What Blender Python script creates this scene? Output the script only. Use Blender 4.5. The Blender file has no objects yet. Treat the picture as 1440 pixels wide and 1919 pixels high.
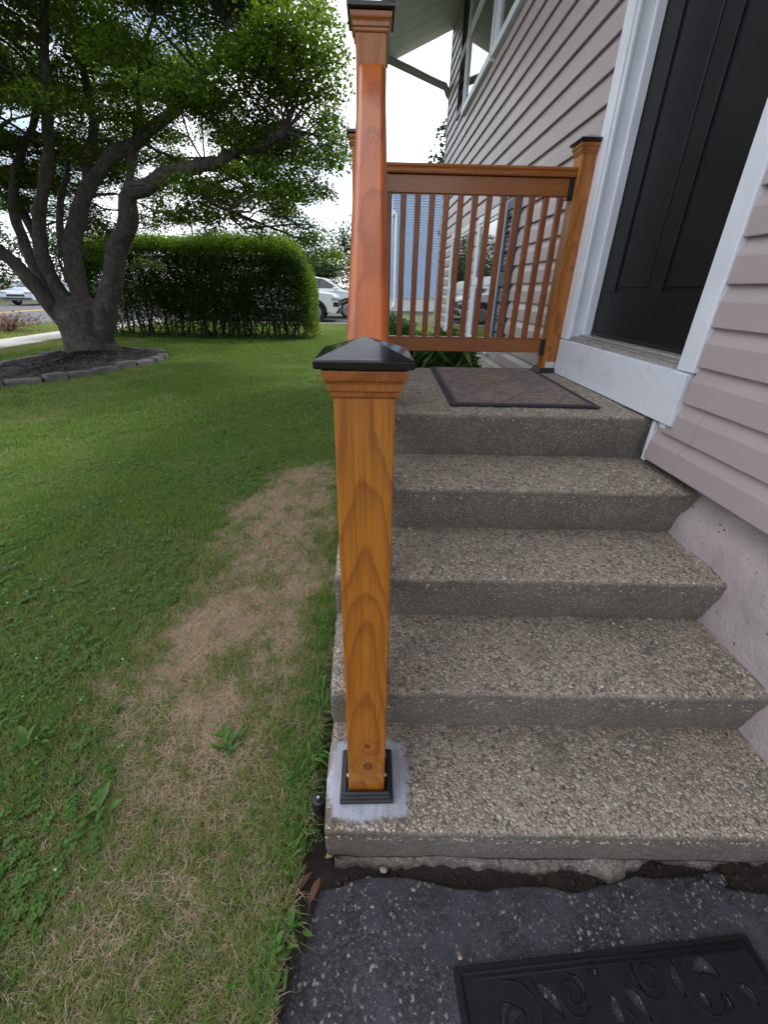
import bpy, math, random
import numpy as np
from mathutils import Vector, Matrix, noise as mnoise
random.seed(7); RNG = np.random.default_rng(7)
SC = bpy.context.scene
COL = SC.collection

# ------------------------------------------------------------------ camera, world, sun, exposure
cam_d = bpy.data.cameras.new("camera"); cam = bpy.data.objects.new("camera", cam_d); COL.objects.link(cam)
cam_d.sensor_fit = 'HORIZONTAL'; cam_d.sensor_width = 36.0; cam_d.lens = 36.0 * 782.53 / 1440.0
cam_d.clip_start = 0.02; cam_d.clip_end = 2000
_r = Vector((0.99956978, -0.02391604, 0.01697856)); _u = Vector((-0.00361816, 0.47391264, 0.88056443)); _f = Vector((0.02910597, 0.88024703, -0.47362223))
CAM = Vector((0.0107, -0.5963, 1.347))
cam.matrix_world = Matrix(((_r.x, _u.x, -_f.x, CAM.x), (_r.y, _u.y, -_f.y, CAM.y), (_r.z, _u.z, -_f.z, CAM.z), (0, 0, 0, 1)))
SC.camera = cam

SUN_EL = math.radians(52); SUN_AZ = math.radians(48)      # azimuth clockwise from +Y, so behind the house
world = bpy.data.worlds.new("World"); SC.world = world; world.use_nodes = True
_n = world.node_tree.nodes; _l = world.node_tree.links; _n.clear()
wo = _n.new('ShaderNodeOutputWorld'); bg = _n.new('ShaderNodeBackground'); sky = _n.new('ShaderNodeTexSky')
sky.sky_type = 'NISHITA'; sky.sun_disc = False; sky.sun_elevation = SUN_EL; sky.sun_rotation = SUN_AZ; sky.air_density = 1.0; sky.dust_density = 1.5
tc = _n.new('ShaderNodeTexCoord'); mp = _n.new('ShaderNodeMapping'); mp.inputs['Scale'].default_value = (1, 1, 2.2)
cn = _n.new('ShaderNodeTexNoise'); cn.inputs['Scale'].default_value = 2.3; cn.inputs['Detail'].default_value = 8; cn.inputs['Roughness'].default_value = .55
cr = _n.new('ShaderNodeValToRGB'); cr.color_ramp.elements[0].position = .42; cr.color_ramp.elements[1].position = .60
cr.color_ramp.elements[0].color = (.12, .12, .12, 1)
mx = _n.new('ShaderNodeMix'); mx.data_type = 'RGBA'; mx.inputs[7].default_value = (12.0, 12.3, 12.9, 1)
_l.new(tc.outputs['Generated'], mp.inputs[0]); _l.new(mp.outputs[0], cn.inputs['Vector']); _l.new(cn.outputs[0], cr.inputs[0])
_l.new(cr.outputs[0], mx.inputs[0]); _l.new(sky.outputs[0], mx.inputs[6]); _l.new(mx.outputs[2], bg.inputs[0]); _l.new(bg.outputs[0], wo.inputs[0])
bg.inputs[1].default_value = 0.1
sun_d = bpy.data.lights.new("sun", 'SUN'); sun_d.energy = 1.5; sun_d.angle = math.radians(10); sun_d.color = (1, .95, .86)
sun = bpy.data.objects.new("sun", sun_d); COL.objects.link(sun)
_sd = Vector((math.sin(SUN_AZ) * math.cos(SUN_EL), math.cos(SUN_AZ) * math.cos(SUN_EL), math.sin(SUN_EL)))
sun.rotation_euler = _sd.to_track_quat('Z', 'Y').to_euler(); sun.location = (6, 6, 14)
SC.view_settings.view_transform = 'Standard'; SC.view_settings.look = 'None'; SC.view_settings.gamma = 1.0
SC.view_settings.exposure = 1.0
SC.render.engine = 'CYCLES'; SC.cycles.use_denoising = True; SC.cycles.max_bounces = 5; SC.cycles.diffuse_bounces = 2; SC.cycles.glossy_bounces = 2; SC.cycles.transmission_bounces = 3; SC.cycles.transparent_max_bounces = 4; SC.cycles.use_adaptive_sampling = True; SC.cycles.adaptive_threshold = .025
SC.cycles.sample_clamp_indirect = 6

# ------------------------------------------------------------------ helpers
def tag(o, label=None, cat=None, group=None, kind=None):
    if label: o['label'] = label
    if cat: o['category'] = cat
    if group: o['group'] = group
    if kind: o['kind'] = kind
    return o
def empty(name, loc=(0, 0, 0), rz=0, parent=None):
    o = bpy.data.objects.new(name, None); COL.objects.link(o); o.location = loc; o.rotation_euler = (0, 0, rz); o.empty_display_size = .1
    if parent: o.parent = parent
    return o
class MB:
    def __init__(s): s.v = []; s.f = []; s.m = []
    def add(s, vs, fs, mi=0):
        b = len(s.v); s.v += [tuple(p) for p in vs]; s.f += [tuple(b + i for i in f) for f in fs]; s.m += [mi] * len(fs); return s
    def box(s, x0, x1, y0, y1, z0, z1, mi=0):
        return s.add([(x0,y0,z0),(x1,y0,z0),(x1,y1,z0),(x0,y1,z0),(x0,y0,z1),(x1,y0,z1),(x1,y1,z1),(x0,y1,z1)],
                     [(0,3,2,1),(4,5,6,7),(0,1,5,4),(1,2,6,5),(2,3,7,6),(3,0,4,7)], mi)
    def sq(s, prof, cx=0, cy=0):            # stacked squares: list of (half, z)
        vs = []; fs = []
        for h, z in prof: vs += [(cx-h,cy-h,z),(cx+h,cy-h,z),(cx+h,cy+h,z),(cx-h,cy+h,z)]
        for i in range(len(prof)-1):
            for k in range(4): a = 4*i+k; b = 4*i+(k+1) % 4; fs.append((a, b, b+4, a+4))
        fs.append((3,2,1,0)); n = 4*(len(prof)-1); fs.append((n,n+1,n+2,n+3))
        return s.add(vs, fs)
    def lathe(s, prof, seg=16, c=(0,0,0), axis='z'):   # (r,z)
        vs = []; fs = []
        for r, z in prof:
            for k in range(seg):
                a = 2*math.pi*k/seg; p = (r*math.cos(a), r*math.sin(a), z)
                if axis == 'y': p = (p[0], p[2], p[1])
                if axis == 'x': p = (p[2], p[0], p[1])
                vs.append((p[0]+c[0], p[1]+c[1], p[2]+c[2]))
        for i in range(len(prof)-1):
            for k in range(seg): a = i*seg+k; b = i*seg+(k+1) % seg; fs.append((a, b, b+seg, a+seg))
        fs.append(tuple(range(seg-1, -1, -1))); n = (len(prof)-1)*seg; fs.append(tuple(range(n, n+seg)))
        return s.add(vs, fs)
    def tube(s, pts, rad, seg=8, cap=True):
        pts = [Vector(p) for p in pts]; n = len(pts); rad = rad if hasattr(rad, '__len__') else [rad]*n
        vs = []; fs = []; prev = None
        for i in range(n):
            t = (pts[min(i+1, n-1)] - pts[max(i-1, 0)]).normalized()
            if prev is None: a = t.orthogonal().normalized()
            else: a = (prev - t*prev.dot(t)).normalized()
            prev = a; b = t.cross(a)
            for k in range(seg):
                w = 2*math.pi*k/seg; vs.append(pts[i] + (a*math.cos(w) + b*math.sin(w))*rad[i])
        for i in range(n-1):
            for k in range(seg): q = i*seg+k; r_ = i*seg+(k+1) % seg; fs.append((q, r_, r_+seg, q+seg))
        if cap: fs.append(tuple(range(seg-1, -1, -1))); fs.append(tuple(range((n-1)*seg, n*seg)))
        return s.add(vs, fs)
    def prism(s, poly, y0, y1, mi=0):       # polygon in (x,z) extruded along y
        n = len(poly); vs = [(x, y0, z) for x, z in poly] + [(x, y1, z) for x, z in poly]
        fs = [(i, (i+1) % n, (i+1) % n+n, i+n) for i in range(n)] + [tuple(range(n-1, -1, -1)), tuple(range(n, 2*n))]
        return s.add(vs, fs, mi)
    def mesh(s, name):
        me = bpy.data.meshes.new(name); me.from_pydata(s.v, [], s.f); me.update(); return me
    def build(s, name, mat, parent=None, loc=(0,0,0), smooth=False, bevel=0, seg=2, off=None):
        if off is not None: s.v = [(x-off[0], y-off[1], z-off[2]) for x, y, z in s.v]
        return obj(name, s.mesh(name), mat, parent, loc, smooth, bevel, seg, s.m)
def obj(name, me, mat, parent=None, loc=(0,0,0), smooth=False, bevel=0, seg=2, mi=None):
    import bmesh
    o = bpy.data.objects.new(name, me); COL.objects.link(o); o.location = loc
    mats = mat if isinstance(mat, (list, tuple)) else [mat]
    if not me.materials:
        for m in mats: me.materials.append(m)
        bm = bmesh.new(); bm.from_mesh(me); bmesh.ops.recalc_face_normals(bm, faces=bm.faces); bm.to_mesh(me); bm.free()
        if mi and any(mi): me.polygons.foreach_set('material_index', mi)
        if smooth: me.polygons.foreach_set('use_smooth', [True]*len(me.polygons))
    if parent: o.parent = parent
    if bevel:
        b = o.modifiers.new('bevel', 'BEVEL'); b.width = bevel; b.segments = seg; b.limit_method = 'ANGLE'; b.angle_limit = math.radians(30)
    return o
def npmesh(name, V, F, mat, parent=None, attrs=None, smooth=False, loc=(0,0,0)):
    """V (n,3), F (m,k) arrays"""
    me = bpy.data.meshes.new(name); V = np.asarray(V, np.float32); F = np.asarray(F, np.int32); m, k = F.shape
    me.vertices.add(len(V)); me.vertices.foreach_set('co', V.ravel())
    me.loops.add(m*k); me.loops.foreach_set('vertex_index', F.ravel())
    me.polygons.add(m); me.polygons.foreach_set('loop_start', np.arange(0, m*k, k, dtype=np.int32)); me.polygons.foreach_set('loop_total', np.full(m, k, np.int32))
    if smooth: me.polygons.foreach_set('use_smooth', np.ones(m, bool))
    me.update(calc_edges=True)
    for nm, arr in (attrs or {}).items():
        a = me.attributes.new(nm, 'FLOAT', 'FACE' if len(arr) == m else 'POINT'); a.data.foreach_set('value', np.asarray(arr, np.float32))
    for mm in (mat if isinstance(mat, (list, tuple)) else [mat]): me.materials.append(mm)
    o = bpy.data.objects.new(name, me); COL.objects.link(o); o.location = loc
    if parent: o.parent = parent
    return o
def copy_obj(o, parent=None, loc=None):
    c = o.copy(); COL.objects.link(c)
    if parent: c.parent = parent
    if loc is not None: c.location = loc
    return c
def vnoise(x, y, seed=0):
    """smooth value noise on arrays, 0..1"""
    x = np.asarray(x, float); y = np.asarray(y, float); xi = np.floor(x).astype(np.int64); yi = np.floor(y).astype(np.int64); fx = x-xi; fy = y-yi
    def h(a, b):
        n = (a*374761393 + b*668265263 + seed*982451653) & 0x7fffffff; n = ((n ^ (n >> 13))*1274126177) & 0x7fffffff; return ((n ^ (n >> 16)) & 0xffff)/65535.0
    fx = fx*fx*(3-2*fx); fy = fy*fy*(3-2*fy)
    return (h(xi, yi)*(1-fx)+h(xi+1, yi)*fx)*(1-fy) + (h(xi, yi+1)*(1-fx)+h(xi+1, yi+1)*fx)*fy
def fbm(x, y, seed=0): return .55*vnoise(x, y, seed)+.3*vnoise(x*2.1, y*2.1, seed+1)+.15*vnoise(x*4.3, y*4.3, seed+2)
def inpoly(px, py, poly):
    px = np.asarray(px); py = np.asarray(py); c = np.zeros(px.shape, bool); j = len(poly)-1
    for i in range(len(poly)):
        xi, yi = poly[i]; xj, yj = poly[j]
        t = ((yi > py) != (yj > py)) & (px < (xj-xi)*(py-yi)/((yj-yi) or 1e-9)+xi); c ^= t; j = i
    return c

# ------------------------------------------------------------------ material helpers
class NT:
    def __init__(s, name):
        s.m = bpy.data.materials.new(name); s.m.use_nodes = True; s.t = s.m.node_tree; s.b = s.t.nodes['Principled BSDF']; s.out = s.t.nodes['Material Output']
    def n(s, t, **kw):
        nd = s.t.nodes.new(t)
        for k, v in kw.items(): setattr(nd, k, v)
        return nd
    def l(s, a, b): s.t.links.new(a, b)
    def put(s, sock, v):
        if isinstance(v, bpy.types.NodeSocket): s.l(v, sock)
        elif v is not None:
            try: sock.default_value = v
            except Exception: sock.default_value = (v[0], v[1], v[2], 1) if hasattr(v, '__len__') else (v, v, v)
    def math(s, op, a, b=None, c=None, clamp=False):
        nd = s.n('ShaderNodeMath', operation=op, use_clamp=clamp); s.put(nd.inputs[0], a); s.put(nd.inputs[1], b)
        if c is not None: s.put(nd.inputs[2], c)
        return nd.outputs[0]
    def mix(s, f, a, b, mode='MIX'):
        nd = s.n('ShaderNodeMix', data_type='RGBA', blend_type=mode); s.put(nd.inputs[0], f)
        for i, v in ((6, a), (7, b)):
            if isinstance(v, bpy.types.NodeSocket): s.l(v, nd.inputs[i])
            else: nd.inputs[i].default_value = (v[0], v[1], v[2], 1)
        return nd.outputs[2]
    def ramp(s, f, stops, interp='LINEAR'):
        nd = s.n('ShaderNodeValToRGB'); nd.color_ramp.interpolation = interp; e = nd.color_ramp.elements
        while len(e) < len(stops): e.new(.5)
        for el, (p, c) in zip(e, stops): el.position = p; el.color = (c[0], c[1], c[2], 1) if hasattr(c, '__len__') else (c, c, c, 1)
        s.l(f, nd.inputs[0]); return nd.outputs[0]
    def co(s, kind='Object'): return s.n('ShaderNodeTexCoord').outputs[kind]
    def pos(s): return s.n('ShaderNodeNewGeometry').outputs['Position']
    def xyz(s, v): nd = s.n('ShaderNodeSeparateXYZ'); s.l(v, nd.inputs[0]); return nd.outputs
    def vec(s, x, y, z):
        nd = s.n('ShaderNodeCombineXYZ'); s.put(nd.inputs[0], x); s.put(nd.inputs[1], y); s.put(nd.inputs[2], z); return nd.outputs[0]
    def scale(s, v, sc):
        nd = s.n('ShaderNodeVectorMath', operation='MULTIPLY'); s.l(v, nd.inputs[0]); nd.inputs[1].default_value = sc if hasattr(sc, '__len__') else (sc,)*3; return nd.outputs[0]
    def noise(s, v, sc, det=3, rough=.5, out=0):
        nd = s.n('ShaderNodeTexNoise'); s.l(v, nd.inputs['Vector']); nd.inputs['Scale'].default_value = sc; nd.inputs['Detail'].default_value = det; nd.inputs['Roughness'].default_value = rough; return nd.outputs[out]
    def voro(s, v, sc, feat='F1', out='Distance', rnd=1):
        nd = s.n('ShaderNodeTexVoronoi', feature=feat); s.l(v, nd.inputs['Vector']); nd.inputs['Scale'].default_value = sc; nd.inputs['Randomness'].default_value = rnd; return nd.outputs[out]
    def bump(s, h, strength=.3, dist=.01, prev=None):
        nd = s.n('ShaderNodeBump'); nd.inputs['Strength'].default_value = strength; nd.inputs['Distance'].default_value = dist; s.l(h, nd.inputs['Height'])
        if prev is not None: s.l(prev, nd.inputs['Normal'])
        return nd.outputs[0]
    def set(s, color=None, rough=None, normal=None, metal=None, spec=None, coat=None, coatr=None):
        b = s.b.inputs
        if color is not None: s.put(b['Base Color'], color if isinstance(color, bpy.types.NodeSocket) else (*color, 1))
        if rough is not None: s.put(b['Roughness'], rough)
        if normal is not None: s.l(normal, b['Normal'])
        if metal is not None: s.put(b['Metallic'], metal)
        if spec is not None: s.put(b['Specular IOR Level'], spec)
        if coat is not None: s.put(b['Coat Weight'], coat)
        if coatr is not None: s.put(b['Coat Roughness'], coatr)
        return s.m
def plain(name, color, rough=.5, var=.12, sc=8, bump=0., metal=0, spec=None, coat=None, coatr=None, kind='Object'):
    t = NT(name); c = t.co(kind); nz = t.noise(c, sc, 4, .6)
    dark = tuple(x*(1-var) for x in color); light = tuple(min(1, x*(1+var)) for x in color)
    col = t.ramp(nz, [(.3, dark), (.7, light)]); nb = None
    if bump: nb = t.bump(t.noise(c, sc*9, 4, .6), bump, .004)
    return t.set(col, t.math('ADD', t.math('MULTIPLY', nz, .16), rough-.08), nb, metal, spec, coat, coatr)
def leafmat(name, c1, c2, trans=.35, rough=.5, attr='v', spec=.3):
    t = NT(name); a = t.n('ShaderNodeAttribute', attribute_name=attr).outputs['Fac']
    col = t.mix(a, c1, c2); t.set(col, rough, spec=spec)
    tr = t.n('ShaderNodeBsdfTranslucent'); hs = t.n('ShaderNodeHueSaturation'); hs.inputs['Saturation'].default_value = 1.15; hs.inputs['Value'].default_value = 1.5; t.l(col, hs.inputs['Color']); t.l(hs.outputs[0], tr.inputs[0])
    ms = t.n('ShaderNodeMixShader'); ms.inputs[0].default_value = trans; t.l(t.b.outputs[0], ms.inputs[1]); t.l(tr.outputs[0], ms.inputs[2]); t.l(ms.outputs[0], t.out.inputs[0])
    return t.m
def wood(name, light, mid, dark, ox=0., oy=.07, k=.04, spacing=.009, knots=(), rough=.4, coat=.25, rnd=True, fiber=1.0):
    """log rings cut by a board: local Z is the length of the piece"""
    t = NT(name); x, y, z = t.xyz(t.co())
    if rnd:
        rn = t.n('ShaderNodeObjectInfo').outputs['Random']; zz = t.math('ADD', z, t.math('MULTIPLY', rn, 9.0))
    else: zz = z
    v = t.vec(t.math('MULTIPLY', x, 5.0), t.math('MULTIPLY', y, 5.0), t.math('MULTIPLY', zz, 1.6))
    n1 = t.math('SUBTRACT', t.noise(v, 1.6, 2, .5), .5)
    v2 = t.vec(t.math('ADD', t.math('MULTIPLY', x, 14.0), 7.3), t.math('MULTIPLY', y, 14.0), t.math('MULTIPLY', zz, 5.0))
    n2 = t.math('SUBTRACT', t.noise(v2, 1.5, 2, .5), .5)
    cx = t.math('ADD', t.math('SUBTRACT', x, ox), t.math('MULTIPLY', n1, .022)); cy = t.math('SUBTRACT', y, oy)
    r = t.math('SQRT', t.math('ADD', t.math('MULTIPLY', cx, cx), t.math('MULTIPLY', cy, cy)))
    r = t.math('ADD', r, t.math('MULTIPLY', zz, k)); r = t.math('ADD', r, t.math('MULTIPLY', n2, .009)); r = t.math('ADD', r, t.math('MULTIPLY', n1, .034))
    kd = None
    for (kx, kz, kr) in knots:
        dx = t.math('SUBTRACT', x, kx); dz = t.math('SUBTRACT', z, kz)
        d = t.math('SQRT', t.math('ADD', t.math('MULTIPLY', dx, dx), t.math('MULTIPLY', t.math('MULTIPLY', dz, dz), .75)))
        d = t.math('ADD', d, t.math('MULTIPLY', n2, kr*.9))
        g = t.math('POWER', 2.718, t.math('MULTIPLY', -1.0, t.math('MULTIPLY', t.math('DIVIDE', d, kr*2.2), t.math('DIVIDE', d, kr*2.2))))
        r = t.math('ADD', r, t.math('MULTIPLY', g, kr*2.2))
        mm = t.ramp(t.math('DIVIDE', t.math('ADD', d, t.math('MULTIPLY', n2, kr*.7)), kr), [(.2, .55), (.45, .85), (.75, .75), (.9, 1.0), (1.0, 0.)])
        kd = mm if kd is None else t.math('MAXIMUM', kd, mm)
    fr = t.math('FRACT', t.math('DIVIDE', r, spacing))
    ring = t.ramp(fr, [(0, 0), (.35, .1), (.66, .45), (.86, 1), (.94, .75), (1, 0)])
    fv = t.vec(t.math('MULTIPLY', x, 260.0), t.math('MULTIPLY', y, 260.0), t.math('MULTIPLY', zz, 7.0)); fib = t.noise(fv, 1.0, 3, .6)
    blot = t.noise(v2, .7, 3, .6)
    col = t.mix(t.math('MULTIPLY', t.math('MULTIPLY', ring, t.math('ADD', .42, t.math('MULTIPLY', blot, .5))), 1.0), light, dark); col = t.mix(t.ramp(blot, [(.35, 0), (.7, .7)]), col, mid)
    col = t.mix(t.math('MULTIPLY', t.ramp(fib, [(.35, 1), (.6, 0)]), .35*fiber), col, tuple(c*.55 for c in dark))
    if kd is not None: col = t.mix(t.math('MULTIPLY', kd, .85), col, tuple(c*.3 for c in dark))
    h = t.math('ADD', t.math('MULTIPLY', fib, .5), t.math('MULTIPLY', ring, .3))
    return t.set(col, t.math('ADD', rough-.08, t.math('MULTIPLY', fib, .2)), t.bump(h, .12*fiber, .002), coat=coat, coatr=.12)

# ------------------------------------------------------------------ materials
WL, WM, WD = (.46, .17, .025), (.33, .105, .016), (.19, .052, .010)
M = {}
M['post'] = wood('stained_post_wood', (.46, .165, .015), (.37, .118, .011), (.19, .052, .007), ox=-.004, oy=.075, k=.055, spacing=.0085,
                 knots=[(.004, .122, .013), (.001, .200, .007)], rough=.42, coat=.15, rnd=False)
M['post2'] = wood('stained_post_wood_plain', WL, WM, WD, k=.03, spacing=.010, knots=[(.012, .52, .008), (-.02, .13, .006), (.015, .2, .005)], rough=.42, coat=.15, rnd=False)
M['rail'] = wood('glossy_rail_wood', (.50, .125, .018), (.42, .088, .012), (.22, .040, .007), ox=.01, oy=.09, k=.02, spacing=.012, knots=[(-.002, .18, .004), (.006, .86, .004)], rough=.4, coat=.22, rnd=False, fiber=.8)
M['trimwood'] = wood('stained_trim_wood', (.40, .135, .024), (.30, .088, .016), (.18, .047, .010), oy=.2, k=.012, spacing=.011, rough=.38, coat=.3)
M['balwood'] = wood('stained_baluster_wood', (.33, .098, .020), (.25, .066, .014), (.15, .037, .009), oy=.1, k=.02, spacing=.008, rough=.42, coat=.2)
M['blackcap'] = plain('black_cap_plastic', (.006, .007, .009), .12, .15, 30, 0, spec=.35, coat=.25, coatr=.02)
M['blackskirt'] = plain('black_skirt_plastic', (.014, .015, .017), .45, .2, 30, .1)
M['blackmetal'] = plain('black_bracket_metal', (.012, .012, .013), .4, .2, 30)
M['steel'] = plain('zinc_plated_steel', (.55, .57, .6), .35, .15, 60, 0, metal=.7)
M['white'] = plain('white_painted_trim', (.71, .735, .80), .42, .06, 6, .05)
def white_board():
    t = NT('white_embossed_board'); x, y, z = t.xyz(t.co()); v = t.vec(t.math('MULTIPLY', x, 2), t.math('MULTIPLY', y, 3), t.math('MULTIPLY', z, 150))
    g = t.noise(v, 1.0, 3, .6); d = t.noise(t.co(), 9, 5, .7)
    col = t.mix(t.ramp(d, [(.53, 0), (.76, .6)]), (.70, .73, .80), (.42, .42, .44)); col = t.mix(t.math('MULTIPLY', g, .12), col, (.5, .52, .56))
    return t.set(col, .45, t.bump(g, .25, .002))
M['board'] = white_board()
def siding_mat(name, c, sc=1.0):
    t = NT(name); p = t.pos(); x, y, z = t.xyz(p); v = t.vec(x, t.math('MULTIPLY', y, .35), z)
    a = t.noise(v, 5, 5, .65); g = t.noise(t.vec(x, t.math('MULTIPLY', y, 6), t.math('MULTIPLY', z, 220)), 1, 3, .6)
    col = t.ramp(a, [(.3, tuple(q*.93 for q in c)), (.7, tuple(min(1, q*1.05) for q in c))]); rn = t.n('ShaderNodeObjectInfo').outputs['Random']
    col = t.mix(t.math('MULTIPLY', rn, .12), col, tuple(q*.85 for q in c)); sp = t.noise(p, 60, 2, .5)
    col = t.mix(t.ramp(sp, [(.70, 0), (.78, .25)]), col, tuple(q*.5 for q in c))
    return t.set(col, .42, t.bump(g, .06, .002))
M['siding'] = siding_mat('taupe_vinyl_siding', (.42, .355, .355))
M['bluesiding'] = siding_mat('blue_vinyl_siding', (.33, .43, .60))
def foundation_mat():
    t = NT('painted_rough_foundation'); p = t.pos(); a = t.noise(p, 7, 5, .65); f = t.noise(p, 120, 4, .7); pit = t.voro(p, 38); big = t.noise(p, 18, 3, .6)
    col = t.ramp(a, [(.3, (.43, .365, .370)), (.7, (.52, .445, .445))])
    hole = t.math('MULTIPLY', t.ramp(pit, [(.06, 1), (.16, 0)]), t.ramp(big, [(.50, 0), (.58, 1)]))
    col = t.mix(t.math('MULTIPLY', hole, .5), col, (.22, .17, .17)); col = t.mix(t.ramp(t.noise(p, 5.1, 5, .75), [(.55, 0), (.72, .45)]), col, (.44, .32, .33))
    h = t.math('SUBTRACT', t.math('ADD', t.math('MULTIPLY', f, .5), t.math('MULTIPLY', big, .9)), t.math('MULTIPLY', hole, 1.0))
    return t.set(col, .8, t.bump(h, 1.0, .012))
M['foundation'] = foundation_mat()
def door_mat():
    t = NT('black_steel_door'); c = t.co(); a = t.noise(c, 2.2, 4, .6); g = t.noise(t.scale(c, (90, 90, 6)), 1, 2, .5)
    col = t.mix(a, (.006, .007, .008), (.011, .012, .014)); sp = t.voro(c, 30); col = t.mix(t.ramp(sp, [(.02, .8), (.035, 0)]), col, (.05, .05, .055))
    return t.set(col, t.math('ADD', .33, t.math('MULTIPLY', a, .2)), t.bump(g, .05, .001), spec=.3)
M['door'] = door_mat()
M['threshold'] = plain('aluminium_threshold', (.40, .38, .36), .4, .2, 40, .1, metal=.4)
def glass_mat(name, c=(.012, .014, .016)):
    t = NT(name); return t.set(c, .04, spec=.9, coat=.6, coatr=.02)
M['glass'] = glass_mat('dark_window_glass')
M['shutter'] = plain('blue_grey_shutter', (.055, .075, .11), .5, .15, 10)
M['black_shutter'] = plain('black_shutter', (.015, .015, .017), .5, .15, 10)
M['soffit'] = plain('soffit_vinyl', (.74, .76, .75), .5, .06, 4)
M['fascia'] = plain('grey_gutter', (.38, .39, .41), .45, .08, 4)
M['roof'] = plain('roof_shingle', (.07, .065, .06), .9, .3, 6, .4)
M['interior'] = plain('dark_wall_core', (.10, .09, .09), .9, .1, 3)
def concrete_mat():
    t = NT('exposed_aggregate_concrete'); p = t.pos(); x, y, z = t.xyz(p); nrm = t.xyz(t.n('ShaderNodeNewGeometry').outputs['True Normal'])[2]
    wv = t.n('ShaderNodeVectorMath', operation='ADD'); t.l(p, wv.inputs[0]); nn = t.n('ShaderNodeTexNoise'); nn.inputs['Scale'].default_value = 60; t.l(p, nn.inputs['Vector'])
    t.l(t.scale(nn.outputs['Color'], .006), wv.inputs[1]); pw = wv.outputs[0]
    de = t.voro(pw, 95, 'DISTANCE_TO_EDGE'); cc = t.voro(pw, 95, 'F1', 'Color'); cr_ = t.xyz(cc)
    de2 = t.voro(pw, 210, 'DISTANCE_TO_EDGE'); c2 = t.xyz(t.voro(pw, 210, 'F1', 'Color'))
    peb = t.ramp(cr_[0], [(0, (.12, .10, .085)), (.08, (.27, .225, .175)), (.3, (.37, .31, .24)), (.5, (.44, .375, .295)), (.68, (.36, .32, .275)), (.84, (.50, .425, .335)), (.95, (.34, .23, .165)), (1, (.64, .59, .52))])
    peb2 = t.ramp(c2[0], [(0, (.14, .115, .09)), (.5, (.33, .28, .22)), (1, (.50, .445, .37))])
    cem = t.ramp(t.noise(p, 14, 6, .7), [(.3, (.125, .112, .096)), (.7, (.215, .192, .163))])
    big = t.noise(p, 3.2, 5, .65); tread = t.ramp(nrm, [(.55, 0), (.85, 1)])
    pm = t.math('MULTIPLY', t.ramp(de, [(.03, 0), (.11, 1)]), t.math('GREATER_THAN', t.math('ADD', cr_[1], t.math('MULTIPLY', big, .25)), .30))
    pm2 = t.math('MULTIPLY', t.ramp(de2, [(.03, 0), (.12, 1)]), t.math('GREATER_THAN', c2[1], .35))
    ctop = t.mix(pm2, cem, peb2); ctop = t.mix(pm, ctop, peb)
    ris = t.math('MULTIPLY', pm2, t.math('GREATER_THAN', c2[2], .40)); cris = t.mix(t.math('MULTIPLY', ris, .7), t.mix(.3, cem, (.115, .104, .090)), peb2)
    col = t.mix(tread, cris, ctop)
    stain = t.ramp(t.noise(p, 6.5, 5, .7), [(.48, 0), (.72, .5)]); col = t.mix(stain, col, (.115, .098, .080))
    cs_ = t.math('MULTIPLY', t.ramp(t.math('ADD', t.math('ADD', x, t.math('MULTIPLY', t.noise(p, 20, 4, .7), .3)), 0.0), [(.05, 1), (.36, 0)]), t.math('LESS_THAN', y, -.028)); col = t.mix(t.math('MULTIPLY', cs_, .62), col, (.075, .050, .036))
    col = t.mix(t.ramp(t.noise(p, 2.1, 6, .75), [(.52, 0), (.68, .42)]), col, (.15, .135, .115))
    # pale cement patch round the foot of the first post
    dx = t.math('SUBTRACT', x, .005); dy = t.math('SUBTRACT', y, .045); en = t.math('MULTIPLY', t.math('SUBTRACT', t.noise(p, 32, 4, .7), .5), .055)
    d = t.math('MAXIMUM', t.math('ABSOLUTE', dx), t.math('ABSOLUTE', dy)); d = t.math('ADD', t.math('ADD', d, en), t.math('MULTIPLY', t.math('MULTIPLY', t.math('ABSOLUTE', dx), t.math('ABSOLUTE', dy)), 2.2))
    pa = t.math('MULTIPLY', t.math('MULTIPLY', t.ramp(d, [(.104, 1), (.114, 0)]), t.math('LESS_THAN', z, .23)), t.math('MULTIPLY', t.math('GREATER_THAN', z, .19), t.math('LESS_THAN', y, .19)))
    pc = t.ramp(t.noise(t.vec(t.math('MULTIPLY', x, 90), t.math('MULTIPLY', y, 14), 0.0), 1, 3, .6), [(.3, (.34, .355, .41)), (.7, (.47, .485, .54))]); sp = t.voro(p, 130); pc = t.mix(t.ramp(sp, [(.12, .8), (.2, 0)]), pc, (.19, .15, .13))
    col = t.mix(pa, col, pc)
    hh = t.math('ADD', t.ramp(de, [(0, 0), (.25, 1)]), t.math('MULTIPLY', t.ramp(de2, [(0, 0), (.25, 1)]), .5)); hh = t.math('MULTIPLY', hh, t.math('ADD', t.math('MULTIPLY', tread, .75), .25)); hh = t.math('MULTIPLY', hh, t.math('SUBTRACT', 1.0, t.math('MULTIPLY', pa, .9)))
    hh = t.math('ADD', hh, t.math('MULTIPLY', t.noise(p, 150, 4, .7), .35))
    return t.set(col, .82, t.bump(hh, .55, .004))
M['concrete'] = concrete_mat()
def pebble_mat():
    t = NT('pebble_stone'); a = t.n('ShaderNodeAttribute', attribute_name='v').outputs['Fac']
    c = t.ramp(a, [(0, (.07, .062, .055)), (.06, (.18, .145, .12)), (.12, (.33, .275, .21)), (.4, (.43, .365, .285)), (.65, (.37, .33, .285)), (.82, (.52, .44, .35)), (.94, (.35, .24, .17)), (1, (.66, .61, .55))])
    return t.set(c, .6)
M['pebble'] = pebble_mat()
M['chip'] = leafmat('grey_stone_chip', (.10, .10, .10), (.33, .32, .30), 0, .8)
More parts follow.
